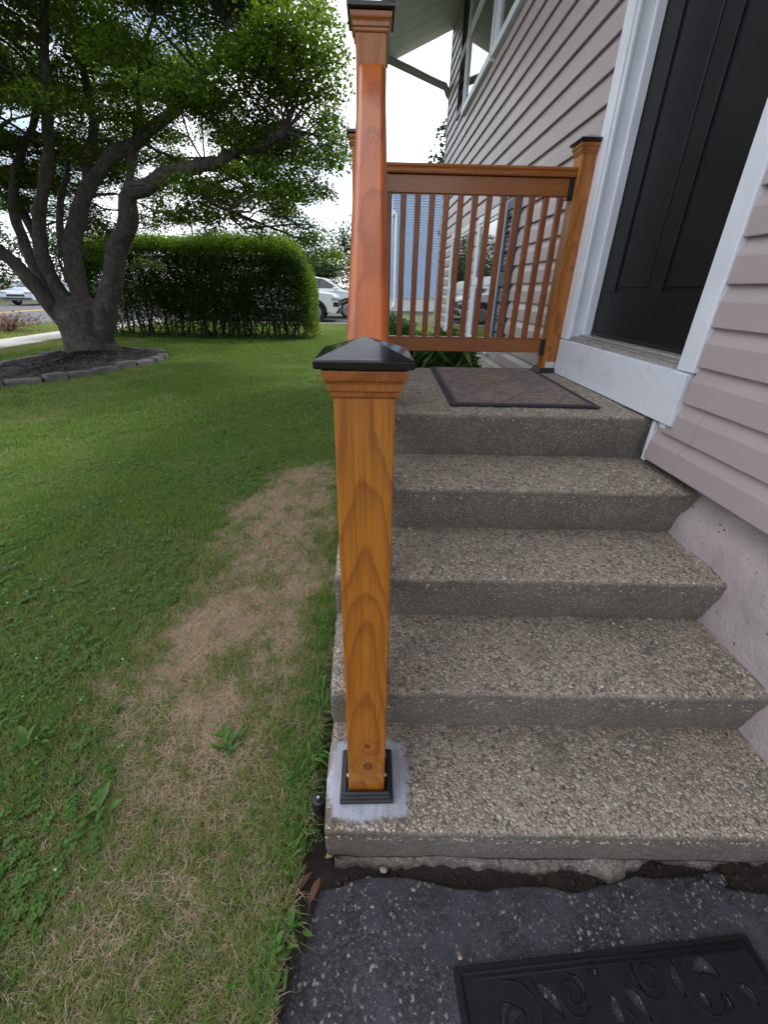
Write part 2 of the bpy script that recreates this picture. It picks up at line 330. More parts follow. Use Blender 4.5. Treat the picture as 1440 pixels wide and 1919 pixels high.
def asphalt_mat():
    t = NT('worn_asphalt'); p = t.pos(); x, y, z = t.xyz(p); c1 = t.voro(p, 170, 'F1', 'Color'); d1 = t.voro(p, 170, 'DISTANCE_TO_EDGE'); k = t.xyz(c1); big = t.noise(p, 6, 5, .7)
    base = t.ramp(k[0], [(0, (.020, .020, .022)), (.6, (.052, .053, .057)), (.9, (.085, .086, .09)), (1, (.14, .14, .14))]); col = t.mix(t.ramp(d1, [(.02, 1), (.1, 0)]), base, (.015, .015, .017))
    ch = t.math('GREATER_THAN', k[1], .965); col = t.mix(ch, col, (.30, .28, .26)); col = t.mix(t.ramp(big, [(.42, 0), (.62, .75)]), col, (.066, .072, .086))
    h = t.math('ADD', t.math('MULTIPLY', t.ramp(d1, [(0, 0), (.3, 1)]), .22), t.noise(p, 110, 6, .8))
    return t.set(col, .66, t.bump(h, .7, .006))
M['asphalt'] = asphalt_mat()
M['road'] = plain('road_asphalt', (.10, .10, .105), .85, .15, 3, .3, kind='Object')
M['yellow'] = plain('yellow_road_paint', (.55, .36, .07), .7, .15, 3)
M['walk'] = plain('sidewalk_concrete', (.42, .40, .37), .85, .1, 2, .2)
M['kerb'] = plain('kerb_stone', (.34, .33, .31), .85, .12, 3, .2)
def lawn_mat():
    t = NT('lawn_thatch'); p = t.pos(); a = t.noise(p, 3, 5, .7); f = t.noise(p, 120, 4, .7); col = t.mix(t.ramp(a, [(.4, 0), (.65, 1)]), (.050, .080, .020), (.085, .082, .032)); col = t.mix(t.ramp(f, [(.45, 0), (.7, .7)]), col, (.085, .066, .036))
    dr_ = t.n('ShaderNodeAttribute', attribute_name='dry').outputs['Fac']; col = t.mix(dr_, col, t.mix(f, (.13, .09, .055), (.24, .175, .115)))
    return t.set(col, .9, t.bump(f, .6, .01))
M['lawn'] = lawn_mat()
M['soil'] = plain('dark_soil', (.035, .025, .019), .9, .4, 22, .8)
M['mulch'] = plain('dark_mulch', (.014, .011, .009), .95, .5, 14, .9)
M['grass'] = leafmat('grass_blade', (.075, .140, .026), (.205, .300, .062), .32, .5)
M['grass2'] = leafmat('grass_blade_pale', (.140, .190, .048), (.29, .325, .11), .32, .55)
M['dry'] = leafmat('dry_grass_blade', (.34, .25, .155), (.62, .49, .34), .2, .7, spec=.15)
M['clover'] = leafmat('clover_leaf', (.045, .115, .018), (.11, .21, .035), .3, .5)
M['flower'] = leafmat('clover_flower', (.6, .58, .48), (.7, .68, .6), .2, .6)
M['weed'] = leafmat('weed_leaf', (.055, .135, .022), (.115, .23, .040), .3, .45)
M['plantleaf'] = leafmat('plant_leaf', (.025, .070, .016), (.085, .17, .035), .3, .5)
M['maple'] = leafmat('maple_leaf', (.028, .064, .013), (.165, .240, .036), .45, .5)
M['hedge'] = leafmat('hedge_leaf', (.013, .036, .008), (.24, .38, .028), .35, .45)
M['farleaf'] = leafmat('far_tree_leaf', (.018, .040, .014), (.055, .090, .028), .25, .6)
M['redshrub'] = leafmat('red_shrub_leaf', (.10, .040, .035), (.20, .10, .075), .25, .6)
def bark_mat():
    t = NT('maple_bark'); p = t.pos(); a = t.noise(t.scale(p, (1, 1, .8)), 13, 6, .75); f = t.noise(p, 46, 5, .75); li = t.noise(p, 5, 4, .7)
    col = t.ramp(a, [(.3, (.030, .025, .021)), (.55, (.090, .076, .064)), (.75, (.17, .15, .13))]); col = t.mix(t.ramp(li, [(.56, 0), (.7, .6)]), col, (.20, .20, .17))
    return t.set(col, .88, t.bump(t.math('ADD', f, a), 1.0, .06))
M['bark'] = bark_mat()
M['stem'] = plain('hedge_stem_bark', (.06, .05, .04), .9, .3, 10)
M['block'] = plain('edging_stone', (.095, .088, .080), .85, .3, 7, .6)
M['rubber'] = plain('black_rubber', (.008, .008, .010), .7, .35, 25, .35, spec=.3)
def slate_mat():
    t = NT('slate_print_mat'); c = t.co(); x, y, z = t.xyz(c)
    u = t.math('ADD', t.math('MULTIPLY', x, 4.6), t.math('MULTIPLY', y, 3.3)); w = t.math('SUBTRACT', t.math('MULTIPLY', x, 4.6), t.math('MULTIPLY', y, 3.3)); nz = t.math('MULTIPLY', t.math('SUBTRACT', t.noise(c, 22, 4, .6), .5), .09)
    fu = t.math('FRACT', t.math('ADD', u, nz)); fw = t.math('FRACT', t.math('ADD', w, nz)); cell = t.vec(t.math('FLOOR', u), t.math('FLOOR', w), 0.0)
    wn = t.n('ShaderNodeTexWhiteNoise'); t.l(cell, wn.inputs['Vector']); base = t.ramp(wn.outputs['Value'], [(0, (.25, .17, .14)), (.3, (.28, .21, .16)), (.55, (.20, .17, .17)), (.8, (.29, .19, .14)), (1, (.20, .175, .14))])
    mott = t.noise(c, 34, 6, .75); col = t.mix(t.ramp(mott, [(.36, .9), (.54, 0)]), base, (.075, .062, .066)); col = t.mix(t.ramp(t.noise(c, 55, 5, .7), [(.55, 0), (.75, .5)]), col, (.17, .12, .095))
    e = t.math('MINIMUM', t.math('MINIMUM', fu, t.math('SUBTRACT', 1.0, fu)), t.math('MINIMUM', fw, t.math('SUBTRACT', 1.0, fw))); gl = t.ramp(e, [(.03, 1), (.06, 0)])
    gcol = t.mix(t.noise(c, 5, 2, .5), (.035, .032, .038), (.26, .235, .21)); col = t.mix(t.math('MULTIPLY', gl, .95), col, gcol)
    return t.set(col, .85, t.bump(t.math('SUBTRACT', mott, gl), .5, .004))
M['slate'] = slate_mat()
M['matedge'] = plain('mat_border', (.026, .024, .029), .75, .3, 40, .3)
M['paint_white'] = plain('white_car_paint', (.72, .74, .75), .25, .03, 2, 0, coat=.8, coatr=.05)
M['paint_silver'] = plain('silver_car_paint', (.42, .48, .54), .28, .05, 2, 0, coat=.8, coatr=.05)
M['tyre'] = plain('tyre_rubber', (.015, .015, .016), .8, .2, 20)
M['rim'] = plain('alloy_rim', (.35, .36, .37), .35, .15, 10, 0, metal=.6)
M['carblack'] = plain('car_black_trim', (.018, .018, .02), .5, .15, 10)
M['lamp'] = glass_mat('headlamp_glass', (.35, .37, .4))
M['wire'] = plain('cable_black', (.03, .03, .033), .7, .1, 2)
M['pole'] = plain('utility_pole_wood', (.14, .11, .085), .9, .2, 4, .4)
M['deadleaf'] = leafmat('dead_leaf', (.16, .065, .045), (.22, .10, .06), .2, .6)
M['yleaf'] = leafmat('yellow_leaf', (.33, .22, .05), (.42, .30, .09), .2, .6)
M['paper'] = plain('paper_tag', (.60, .62, .62), .6, .25, 120)

# ------------------------------------------------------------------ dimensions
ZN = [.2045, .384, .567, .745, .9275]; YN = [-.082, .1655, .4275, .6936, .9838]; YB = [-.04, .2106, .4837, .7487, 1.0391]
XL, XW, S, FAR, SKEW = -.102, 1.101, 1.081, 1.990, -.0306
LZ = .05                                                   # lawn level

# ------------------------------------------------------------------ ground
def lawn_z(x, y):
    t = np.clip((x+.17)/.05, 0, 1)*np.clip((2.06-y)/.08, 0, 1); t = np.where(y < -.02, np.clip((x+.19)/.04, 0, 1), t)
    und = (fbm(x*1.3+50, y*1.3+50, 4)-.5)*.03*np.clip(1-(np.abs(x)+np.abs(y))/9, 0, 1)
    return LZ*(1-t)-.09*t+und*(1-t)
gx = np.concatenate([[-700, -300, -120, -60, -35], np.arange(-24, -3, 1.0), np.arange(-3, 1.3, .05), [2, 4, 8, 16, 40, 120, 300, 700]])
gy = np.concatenate([[-700, -200, -60, -20, -8, -4, -2], np.arange(-1.2, 3.2, .05), np.arange(3.2, 30, 1.0), [32, 40, 60, 120, 300, 800]])
GX, GY = np.meshgrid(gx, gy); V = np.stack([GX.ravel(), GY.ravel(), lawn_z(GX.ravel(), GY.ravel())], 1); nx, ny = len(gx), len(gy)
I, J = np.meshgrid(np.arange(nx-1), np.arange(ny-1)); a = (J*nx+I).ravel(); F = np.stack([a, a+1, a+nx+1, a+nx], 1)
LAWN = (V, F)

# driveway asphalt with a broken edge in front of the steps
def edge_y(x): return -.112+.018*np.sin(x*9+1)+.05*(fbm(x*7+3, x*0+2, 9)-.5)-.028*np.clip(x-.5, 0, 1)
def edge_x(y): return -.115+.30*np.minimum(0, y+.12)*np.where(y < -.36, 0, 1)+np.where(y < -.36, -.072, 0)+.02*(fbm(y*11+5, y*0+1, 3)-.5)
ax = np.concatenate([np.linspace(0, 1, 130)**1.0]); ayv = np.concatenate([np.linspace(0, 1, 90)**1.7])
AX, AY = np.meshgrid(ax, ayv)
yy = -.112-AY*2.4; x0 = edge_x(yy); xx = x0+(1.35-x0)*AX; yy = yy+(edge_y(xx)+.112)*(1-AY)
zz = .004+.012*(fbm(xx*9, yy*9, 5)-.5)+.008*(fbm(xx*40, yy*40, 6)-.5); zz[0, :] = -.03; zz[:, 0] = np.minimum(zz[:, 0], -.0)
zz[1, :] -= .006
V = np.stack([xx.ravel(), yy.ravel(), zz.ravel()], 1); nx, ny = AX.shape[1], AX.shape[0]; I, J = np.meshgrid(np.arange(nx-1), np.arange(ny-1)); a = (J*nx+I).ravel()
drive = tag(npmesh('driveway', V, np.stack([a, a+1, a+nx+1, a+nx], 1), M['asphalt'], smooth=True), kind='structure')
# soil showing between asphalt and steps
sx = np.linspace(-.30, 1.3, 110); sy = np.linspace(-.55, .06, 42); SX, SY = np.meshgrid(sx, sy)
sz = -.02+.026*(fbm(SX*22, SY*22, 8)-.5)+.012*(fbm(SX*60, SY*60, 2)-.5)-.02*np.clip((-.16-SY)*8, 0, 1)+.05*np.clip((-.10-SX)/.08, 0, 1)
V = np.stack([SX.ravel(), SY.ravel(), sz.ravel()], 1); nx, ny = len(sx), len(sy); I, J = np.meshgrid(np.arange(nx-1), np.arange(ny-1)); a = (J*nx+I).ravel()
tag(npmesh('soil', V, np.stack([a, a+1, a+nx+1, a+nx], 1), M['soil'], smooth=True), kind='structure')

# street, sidewalk, neighbour's driveway
tag(MB().box(-21.5, -11.6, -60, 140, -.05, LZ+.012).build('road', M['road']), kind='structure')
for x in (-16.65, -16.35): tag(MB().box(x-.06, x+.06, -60, 140, LZ+.0, LZ+.018).build('road_line', M['yellow']), kind='structure')
sw = tag(empty('sidewalk', (-8.4, 0, LZ)), kind='structure')
slab = MB().box(-.6, .6, .006, 1.494, -.05, .035).mesh('slab')
for i in range(18):
    o = obj('slab', slab, M['walk'], sw, (0, -1.5+i*1.5, .0)); o.rotation_euler = (0, random.uniform(-.004, .004), 0)
    if i == 0: b = 0
tag(MB().box(-11.6, 1.3, 16.9, 22.6, -.05, LZ+.012).build('neighbour_driveway', plain('far_asphalt', (.045, .046, .05), .85, .2, 3, .3)), kind='structure')
kb = tag(empty('kerb', (0, 16.82, LZ)), kind='structure')
ks = MB().box(-.44, .44, -.07, .07, -.05, .07).mesh('kerb_stone')
for i in range(8): obj('kerb_stone', ks, M['kerb'], kb, (-5.6+i*.9, random.uniform(-.02, .02), 0), bevel=.015)

# ------------------------------------------------------------------ concrete steps
steps = empty('concrete_steps', (0, 0, 0)); tag(steps, 'grey exposed-aggregate concrete steps with a landing beside the house door', 'steps')
def step_mesh(k):
    zt = ZN[k]; zb = (ZN[k-1] if k else 0)-.03; yn = YN[k]; yb = YB[k]; yend = (YB[k+1]+.03) if k < 4 else FAR
    R = .016; prof = []
    for i in range(10): q = i/9; prof.append((yb+(yn+.002-yb)*q-(.006 if 0 < i < 9 else 0)*math.sin(q*3.1), zb+(zt-R-zb)*q))
    for i in range(1, 6): a = math.pi/2*i/5; prof.append((yn+R-R*math.cos(a), zt-R+R*math.sin(a)))
    n = 26 if k < 4 else 40
    for i in range(1, n+1): q = i/n; prof.append((yn+R+(yend-yn-R)*q, zt+.004*math.sin(q*2.5)))
    if k == 4:
        for i in range(1, 6): prof.append((FAR+.0, zt-i*.19))
    m = 96; V = []; xs = [XL]+[XL+.006+(XW+.02-XL-.006)*i/(m-1) for i in range(m)]
    for ci, x in enumerate(xs):
        for (y, z) in prof:
            p = Vector((x, y, z)); e = mnoise.noise(p*14)*.0035+mnoise.noise(p*55)*.0016+mnoise.noise(p*4)*.003
            yy = y+SKEW*x+e; z2 = z+e*.7
            xx = x+(mnoise.noise(Vector((y*18, z*18, 3)))*.004+mnoise.noise(Vector((y*6, z*9, 8)))*.005 if ci < 2 else 0)
            if ci == 0: z2 -= .007; yy += .004
            if k == 0 and z < .0: z2 = z+.045+.030*mnoise.noise(Vector((x*9, 0, 5)))-.014*mnoise.noise(Vector((x*45, 0, 5))); yy += .012*mnoise.noise(Vector((x*25, 4, 5)))
            V.append((xx, yy, z2))
    P = len(prof); F = [(c*P+i, c*P+i+1, (c+1)*P+i+1, (c+1)*P+i) for c in range(len(xs)-1) for i in range(P-1)]
    b = len(V); V += [(XL+.002, yb+.001, -.1), (XL+.002, yend, -.1)]
    F.append(tuple([b]+list(range(P))+[b+1]))
    me = bpy.data.meshes.new('step'); me.from_pydata(V, [], F); me.update(); return me
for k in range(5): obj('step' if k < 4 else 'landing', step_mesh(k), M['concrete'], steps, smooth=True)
V = []; nx_, ny_ = 160, 12                                # crumbling concrete foot under the lowest step
for j in range(ny_+1):
    for i in range(nx_+1):
        x_ = -.085+1.19*i/nx_; q = j/ny_; fr = -.040-.050*min(1, max(0, 2.2*mnoise.noise(Vector((x_*5+.4, 2, 1)))+.45))-.009*mnoise.noise(Vector((x_*21, q*2, 1)))-.007*mnoise.noise(Vector((x_*60, q*5, 1)))
        y_ = -.03+(fr+.03)*q; V.append((x_, y_+SKEW*x_, .030-.045*q**1.6+.010*mnoise.noise(Vector((x_*70, q*6, 3)))+.010*mnoise.noise(Vector((x_*26, q*3, 6)))-(.03 if j == ny_ else 0)))
MB().add(V, [(j*(nx_+1)+i, j*(nx_+1)+i+1, (j+1)*(nx_+1)+i+1, (j+1)*(nx_+1)+i) for j in range(ny_) for i in range(nx_)]).build('footing', M['concrete'], steps, smooth=True)
# real pebbles standing proud of the concrete
ico = []; ph = (1+5**.5)/2
for a_, b_ in ((1, ph), (-1, ph), (1, -ph), (-1, -ph)): ico += [(0, a_, b_), (a_, b_, 0), (b_, 0, a_)]
ico = np.array(ico, float)/math.sqrt(1+ph*ph)
from itertools import combinations
icf = [f for f in combinations(range(12), 3) if all(np.linalg.norm(ico[f[i]]-ico[f[j]]) < 1.06 for i, j in ((0, 1), (1, 2), (0, 2)))]
icf = np.array([f if np.dot(np.cross(ico[f[1]]-ico[f[0]], ico[f[2]]-ico[f[0]]), ico[f[0]]) > 0 else (f[0], f[2], f[1]) for f in icf])
def pebbles(name, C, R, N, parent, mat, vattr, flat=.55):
    n = len(C); ang = RNG.uniform(0, 6.28, n); el = RNG.uniform(.65, 1.0, n); B = np.repeat(ico[None], n, 0)*(1+RNG.uniform(-.15, .15, (n, 12, 1)))
    N = N/np.linalg.norm(N, axis=1, keepdims=True); A = np.cross(N, np.array([.3, .9, .2])); A /= np.linalg.norm(A, axis=1, keepdims=True); Bv = np.cross(N, A)
    c, s_ = np.cos(ang)[:, None], np.sin(ang)[:, None]; A, Bv = A*c+Bv*s_, Bv*c-A*s_
    V = C[:, None]+R[:, None, None]*(B[:, :, 0:1]*A[:, None]+B[:, :, 1:2]*(Bv*el[:, None])[:, None]+B[:, :, 2:3]*(N*flat)[:, None])
    F = (icf[None]+(np.arange(n)*12)[:, None, None]).reshape(-1, 3)
    return npmesh(name, V.reshape(-1, 3), F, mat, parent, {'v': np.repeat(vattr, len(icf))}, smooth=True)
pc, pr, pn = [], [], []
for k, cnt in ((0, 4600), (1, 3200), (2, 2600), (3, 2000), (4, 1600)):
    x = RNG.uniform(XL+.004, XW, cnt); q = RNG.random(cnt); y0, y1 = YN[k]+.006, (YB[k+1] if k < 4 else 1.6); q = q**1.25
    y = y0+(y1-y0)*q; keep = ~((k == 0) & (np.abs(x) < .118) & (y > -.06) & (y < .16)); keep &= fbm(x*6, y*6+k, 11) > .28
    x, y = x[keep], y[keep]; r = RNG.gamma(4, .0007, len(x))+.0012; z = ZN[k]+.004*np.sin((y-y0)/(y1-y0)*2.5)-r*.18
    e = np.array([mnoise.noise(Vector((a, b, ZN[k]))*14)*.0035+mnoise.noise(Vector((a, b, ZN[k]))*55)*.0016+mnoise.noise(Vector((a, b, ZN[k]))*4)*.003 for a, b in zip(x, y)])
    pc.append(np.stack([x, y+SKEW*x+e, z+e*.7], 1)); pr.append(r); pn.append(np.tile([0, 0, 1.], (len(x), 1)))
    m = cnt//7; x = RNG.uniform(XL+.004, XW, m); q = RNG.uniform(.15, .98, m); zb = ZN[k-1] if k else .03; r = RNG.gamma(4, .0006, m)+.001
    pc.append(np.stack([x, YB[k]+(YN[k]-YB[k])*q+SKEW*x-.004*np.sin(q*3.1), zb+(ZN[k]-.016-zb)*q], 1)); pr.append(r); pn.append(np.tile([0, -.96, -.2], (m, 1)))
pc, pr, pn = map(np.concatenate, (pc, pr, pn))
tag(pebbles('aggregate_pebbles', pc, np.minimum(pr, .009), pn, steps, M['pebble'], RNG.random(len(pc))), kind='stuff')

# ------------------------------------------------------------------ porch railing
rail = empty('porch_railing', (0, .045, ZN[0])); RO = Vector(rail.location)
tag(rail, 'orange-brown stained wooden railing with black pyramid caps along the concrete steps', 'railing')
PH = .0445
def rot_to(d, up=(0, 0, 1)):
    """matrix whose local Z runs along d, local -Y faces up"""
    z = Vector(d).normalized(); y = -(Vector(up)-z*z.dot(Vector(up))).normalized(); x = y.cross(z)
    return Matrix((x, y, z)).transposed()
def beam(name, p0, p1, prof, mat, parent, up=(0, 0, 1), bevel=.004, seg=2):
    """closed profile in local (x, y) swept from p0 to p1; local -y is up"""
    L = (Vector(p1)-Vector(p0)).length; n = len(prof); v = [(x, y, 0) for x, y in prof]+[(x, y, L) for x, y in prof]
    f = [(i, (i+1) % n, (i+1) % n+n, i+n) for i in range(n)]+[tuple(range(n-1, -1, -1)), tuple(range(n, 2*n))]
    o = MB().add(v, f).build(name, mat, parent, bevel=bevel, seg=seg); o.matrix_local = Matrix.Translation(Vector(p0)-RO) @ rot_to(Vector(p1)-Vector(p0), up).to_4x4(); return o
def rect(w, h): return [(-w/2, -h/2), (w/2, -h/2), (w/2, h/2), (-w/2, h/2)]
def post(cx, cy, zb, zt, mat, base=True, tagp=False):
    loc = Vector((cx, cy, zb))-RO; H = zt-zb
    p = MB().sq([(PH, .012), (PH, H+.055)]).build('post', mat, rail, loc, bevel=.0035)
    MB().sq([(PH+.001, H-.002), (PH+.004, H+.001), (PH+.0045, H+.008), (PH+.0075, H+.009), (PH+.008, H+.018), (PH+.0095, H+.022), (PH+.0125, H+.024), (PH+.0135, H+.028), (PH+.0145, H+.037), (PH, H+.040)]).build('collar', M['trimwood'], p, bevel=.0012)
    MB().sq([(PH+.012, H+.0385), (.0655, H+.0405), (.0675, H+.0425), (.0675, H+.050), (.0655, H+.0525), (.0625, H+.0535), (.0015, H+.0755), (.0003, H+.076)]).build('cap', M['blackcap'], p, bevel=.0028, seg=3)
    if base: MB().sq([(.0665, .0), (.0670, .010), (.0640, .0115), (.0625, .019), (.0595, .0205), (.0580, .0275), (.0535, .0295), (.0520, .0300), (.0518, .016)]).build('base_skirt', M['blackskirt'], p, bevel=.0012)
    return p
p1 = post(0, .0445, ZN[0]+.004, 1.21, M['post'])
for sx_ in (-1, 1):
    for yy_ in (-.028, .022): MB().lathe([(.0045, 0), (.0045, .004), (.003, .0055)], 8, axis='x').build('bolt', M['steel'], p1, (sx_*(PH+.000) - (.005 if sx_ < 0 else 0), yy_, .058))
p2 = post(.004, 1.1235, ZN[4], 1.979, M['post2']); p3 = post(-.043, 1.922, ZN[4], 1.915, M['post2']); p4 = post(1.0265, 1.9215, ZN[4], 1.912, M['post2'])
MB().box(-.03, .032, -PH-.0012, -PH-.0002, .030, .062).build('paper_tag', M['paper'], p4)
# handrail of the flight: wide moulded top board
hr = [(-.040, .016), (-.040, -.004), (-.037, -.012), (-.028, -.019), (.028, -.019), (.037, -.012), (.040, -.004), (.040, .016)]
A0, A1 = Vector((.0015, .0895, 1.134)), Vector((.006, 1.0785, 1.898))
beam('handrail', A0, A1, hr, M['rail'], rail, bevel=.004, seg=3)
d0 = Vector((0, 0, -.055)); beam('sub_rail', A0+d0, A1+d0, rect(.038, .07), M['trimwood'], rail)
B0, B1 = Vector((.0015, .0895, .36)), Vector((.006, 1.0785, 1.10))
beam('bottom_rail', B0, B1, rect(.038, .07), M['trimwood'], rail)
for i in range(10):
    q = (i+.7)/10.4; lo = B0.lerp(B1, q); hi = A0.lerp(A1, q)+Vector((0, 0, -.08)); beam('baluster', lo, hi, rect(.03, .03), M['balwood'], rail, (0, -1, 0))
# railing round the landing
crail = [(-.033, .020), (-.036, .008), (-.030, .000), (-.036, -.010), (-.030, -.020), (.030, -.020), (.036, -.010), (.030, .0), (.036, .008), (.033, .020)]
def level_rail(a, b, n, first=None, step=None):
    a, b = Vector(a), Vector(b); d = (b-a).normalized()
    beam('top_rail', a+Vector((0, 0, 1.843)), b+Vector((0, 0, 1.843)), crail, M['trimwood'], rail, bevel=.003)
    beam('sub_rail', a+Vector((0, 0, 1.786)), b+Vector((0, 0, 1.786)), rect(.038, .073), M['trimwood'], rail)
    br = beam('bottom_rail', a+Vector((0, 0, 1.070)), b+Vector((0, 0, 1.070)), [(-.019, .036), (-.019, -.036), (.019, -.036), (.019, .036)], M['trimwood'], rail)
    MB().box(-.022, .022, -.0395, -.036, .0, (b-a).length).build('fillet', M['trimwood'], br, bevel=.001)
    L = (b-a).length
    for i in range(n):
        q = (first+i*step) if first is not None else L*(i+.6)/(n+.2); c = a+d*q
        beam('baluster', c+Vector((0, 0, 1.100)), c+Vector((0, 0, 1.755)), rect(.028, .028), M['balwood'], rail, (0, -1, 0))
    for z in (1.786, 1.068):
        mb = MB(); mb.box(-.004, .0, -.022, .022, -.040, .036); mb.box(-.026, .0, -.024, -.0205, -.042, .034); mb.box(-.026, .0, -.024, .024, -.046, -.042)
        o = mb.build('rail_bracket', M['blackmetal'], rail, b+Vector((0, 0, z))-RO-d*.0005, bevel=.001)
        if abs(d.y) > .5: o.rotation_euler = (0, 0, math.pi/2)
level_rail((.0015, 1.922, 0), (.982, 1.922, 0), 13, .088, .0703)
level_rail((-.002, 1.168, 0), (-.040, 1.8775, 0), 9)

# ------------------------------------------------------------------ house
house = empty('house', (S, 0, 0)); tag(house, 'taupe vinyl-sided house with a black door in a white frame above the steps', 'house'); HO = Vector((S, 0, 0))
EX = .1175
def siding_piece(y0, y1, z, proud=0.0, parent=house, mat=None, name='siding_board', wave=False):
    pr = [(.004, .004), (-.016, -.001), (-.0185, .002), (-.0170, .070), (-.0140, .078), (-.0025, .106), (.0, .125), (.006, .125)]
    v = [(x-proud, y0, q) for x, q in pr]+[(x-proud, y1, q) for x, q in pr]; n = len(pr); f = [(i, i+1, i+1+n, i+n) for i in range(n-1)]+[tuple(range(n)), tuple(range(2*n-1, n-1, -1))]
    return MB().add([(x, y-y0, q) for x, y, q in v], f).build(name, mat or M['siding'], parent, (0, y0, z), bevel=0)
for i in range(31):                                   # right of the door
    z = .785+EX*i
    if i == 0: siding_piece(.735, .905, z, .0022); siding_piece(-1.7, .745, z)
    elif i == 1: siding_piece(.70, .862, z, .0022); siding_piece(-1.7, .71, z)
    elif z < 3.3: siding_piece(-1.7, .80, z)
    else: siding_piece(-1.7, 1.87, z)
for i in range(-2, 31):                               # beyond the door
    z = .801+EX*i; y0 = 2.0 if z < .86 else 1.868
    siding_piece(y0, 7.22, z)
HB = MB(); HB.box(.004, 8.5, -1.7, .862, .79, 4.5); HB.box(.004, 8.5, 1.878, 7.215, .58, 4.5); HB.box(.17, 8.5, .862, 1.878, .0, 4.5); HB.box(.004, .17, .862, 1.878, 3.22, 4.5); HB.box(.004, .17, .862, 1.878, .79, 1.09); HB.box(.2, 8.5, -1.7, 7.2, .0, .8)
HB.build('wall', M['interior'], house)
fm = []
NY = 150; prof = [(.020, -.10), (.020, .0)]+[(.020, .10+i*.04) for i in range(13)]+[(.021, .645), (.026, .657), (.050, .70), (.075, .735), (.105, .768), (.14, .79)]; V = []
for i in range(NY+1):
    y = -1.7+3.9*i/NY
    for x, z in prof: e = mnoise.noise(Vector((y*9, z*9, 1)))*.006+mnoise.noise(Vector((y*30, z*30, 4)))*.0025; V.append((x+e*1.5-.004*max(0, mnoise.noise(Vector((y*55, z*55, 2)))-.2), y, z+(.006*mnoise.noise(Vector((y*12, 0, 7))) if z > .6 else 0)))
P = len(prof); F = [(c*P+i, (c+1)*P+i, (c+1)*P+i+1, c*P+i+1) for c in range(NY) for i in range(P-1)]
MB().add(V, F).build('foundation', M['foundation'], house, smooth=True)
MB().box(.03, .2, 2.2, 7.2, -.1, .575).build('foundation', M['foundation'], house)
MB().box(-.024, .004, 7.19, 7.25, .54, 4.4).build('corner_trim', M['siding'], house, bevel=.003)
# door surround
MB().box(-.026, .004, .795, .875, 1.115, 3.25).build('door_casing', M['white'], house, bevel=.004)
MB().box(-.026, .004, 1.805, 1.885, 1.115, 3.25).build('door_casing', M['white'], house, bevel=.004)
for y0, y1 in ((.862, .878), (1.800, 1.816)):
    mb = MB(); mb.box(-.014, .135, y0, y1, 1.12, 3.22); j = mb.build('door_jamb', M['white'], house, bevel=.002)
MB().box(.052, .092, 1.780, 1.8005, 1.135, 3.2).build('door_stop', M['white'], house, bevel=.003)
MB().box(.052, .092, .8775, .893, 1.135, 3.2).build('door_stop', M['white'], house, bevel=.003)
MB().box(-.010, .004, 1.795, 1.805, 1.13, 3.22).build('weather_strip', M['white'], house, bevel=.002)
MB().box(-.020, .14, .795, 1.885, 3.22, 3.30).build('door_head', M['white'], house, bevel=.004)
th = MB(); th.box(-.012, .14, .876, 1.802, 1.112, 1.128); th.box(.004, .11, .876, 1.802, 1.128, 1.134); th.box(.04, .09, .876, 1.802, 1.134, 1.144); th.build('threshold', M['threshold'], house, bevel=.003)
MB().box(-.032, -.002, .808, 1.868, .934, 1.112).build('sill_board', M['board'], house, bevel=.003)
MB().box(-.022, .002, .840, .875, .915, .936).build('sill_end_clip', M['white'], house, bevel=.002)
MB().box(-.020, .006, .898, .918, .775, .925).build('end_channel', M['white'], house, bevel=.002)
dr = MB(); dx0, dx1 = .094, .130
dr.box(dx0, dx1, .880, 1.798, 1.146, 1.345); dr.box(dx0, dx1, 1.655, 1.798, 1.345, 3.2); dr.box(dx0, dx1, .880, 1.005, 1.345, 3.2); dr.box(dx0, dx1, 1.285, 1.385, 1.345, 3.2); dr.box(dx0+.010, dx1, 1.00, 1.66, 1.34, 3.19)
door = dr.build('door', M['door'], house, bevel=.0025)
for y0, y1 in ((1.025, 1.265), (1.405, 1.635)): MB().box(dx0+.004, dx0+.012, y0, y1, 1.365, 3.15).build('door_panel', M['door'], door, bevel=.004)
MB().box(.088, .096, .880, 1.798, 1.146, 1.160).build('door_sweep', M['blackmetal'], door, bevel=.001)
# windows (frames stand proud of the siding)
def window(y0, y1, z0, z1, mid=None, fw=.055, shutter=None, depth=.045):
    mb = MB(); x0, x1 = -depth, .002
    mb.box(x0, x1, y0, y0+fw, z0, z1); mb.box(x0, x1, y1-fw, y1, z0, z1); mb.box(x0, x1, y0+fw, y1-fw, z1-fw, z1); mb.box(x0-.012, x1, y0-.01, y1+.01, z0-.02, z0+fw*.7)
    w = mb.build('window', M['white'], house, (0, 0, 0), bevel=.003)
    spans = [(z0+fw*.7, z1-fw)] if mid is None else [(z0+fw*.7, mid-.02), (mid+.02, z1-fw)]
    for i, (a, b) in enumerate(spans):
        MB().box(-.026 if i else -.020, .0, y0+fw, y1-fw, a, b).build('pane', M['glass'], w)
        sb = MB(); e = .028; xx = -.036 if i else -.030
        sb.box(xx, 0, y0+fw, y0+fw+e, a, b); sb.box(xx, 0, y1-fw-e, y1-fw, a, b); sb.box(xx, 0, y0+fw+e, y1-fw-e, a, a+e); sb.box(xx, 0, y0+fw+e, y1-fw-e, b-e, b); sb.build('sash', M['white'], w, bevel=.002)
    if mid: MB().box(-.04, 0, y0+fw, y1-fw, mid-.02, mid+.02).build('meeting_rail', M['white'], w, bevel=.002)
    return w
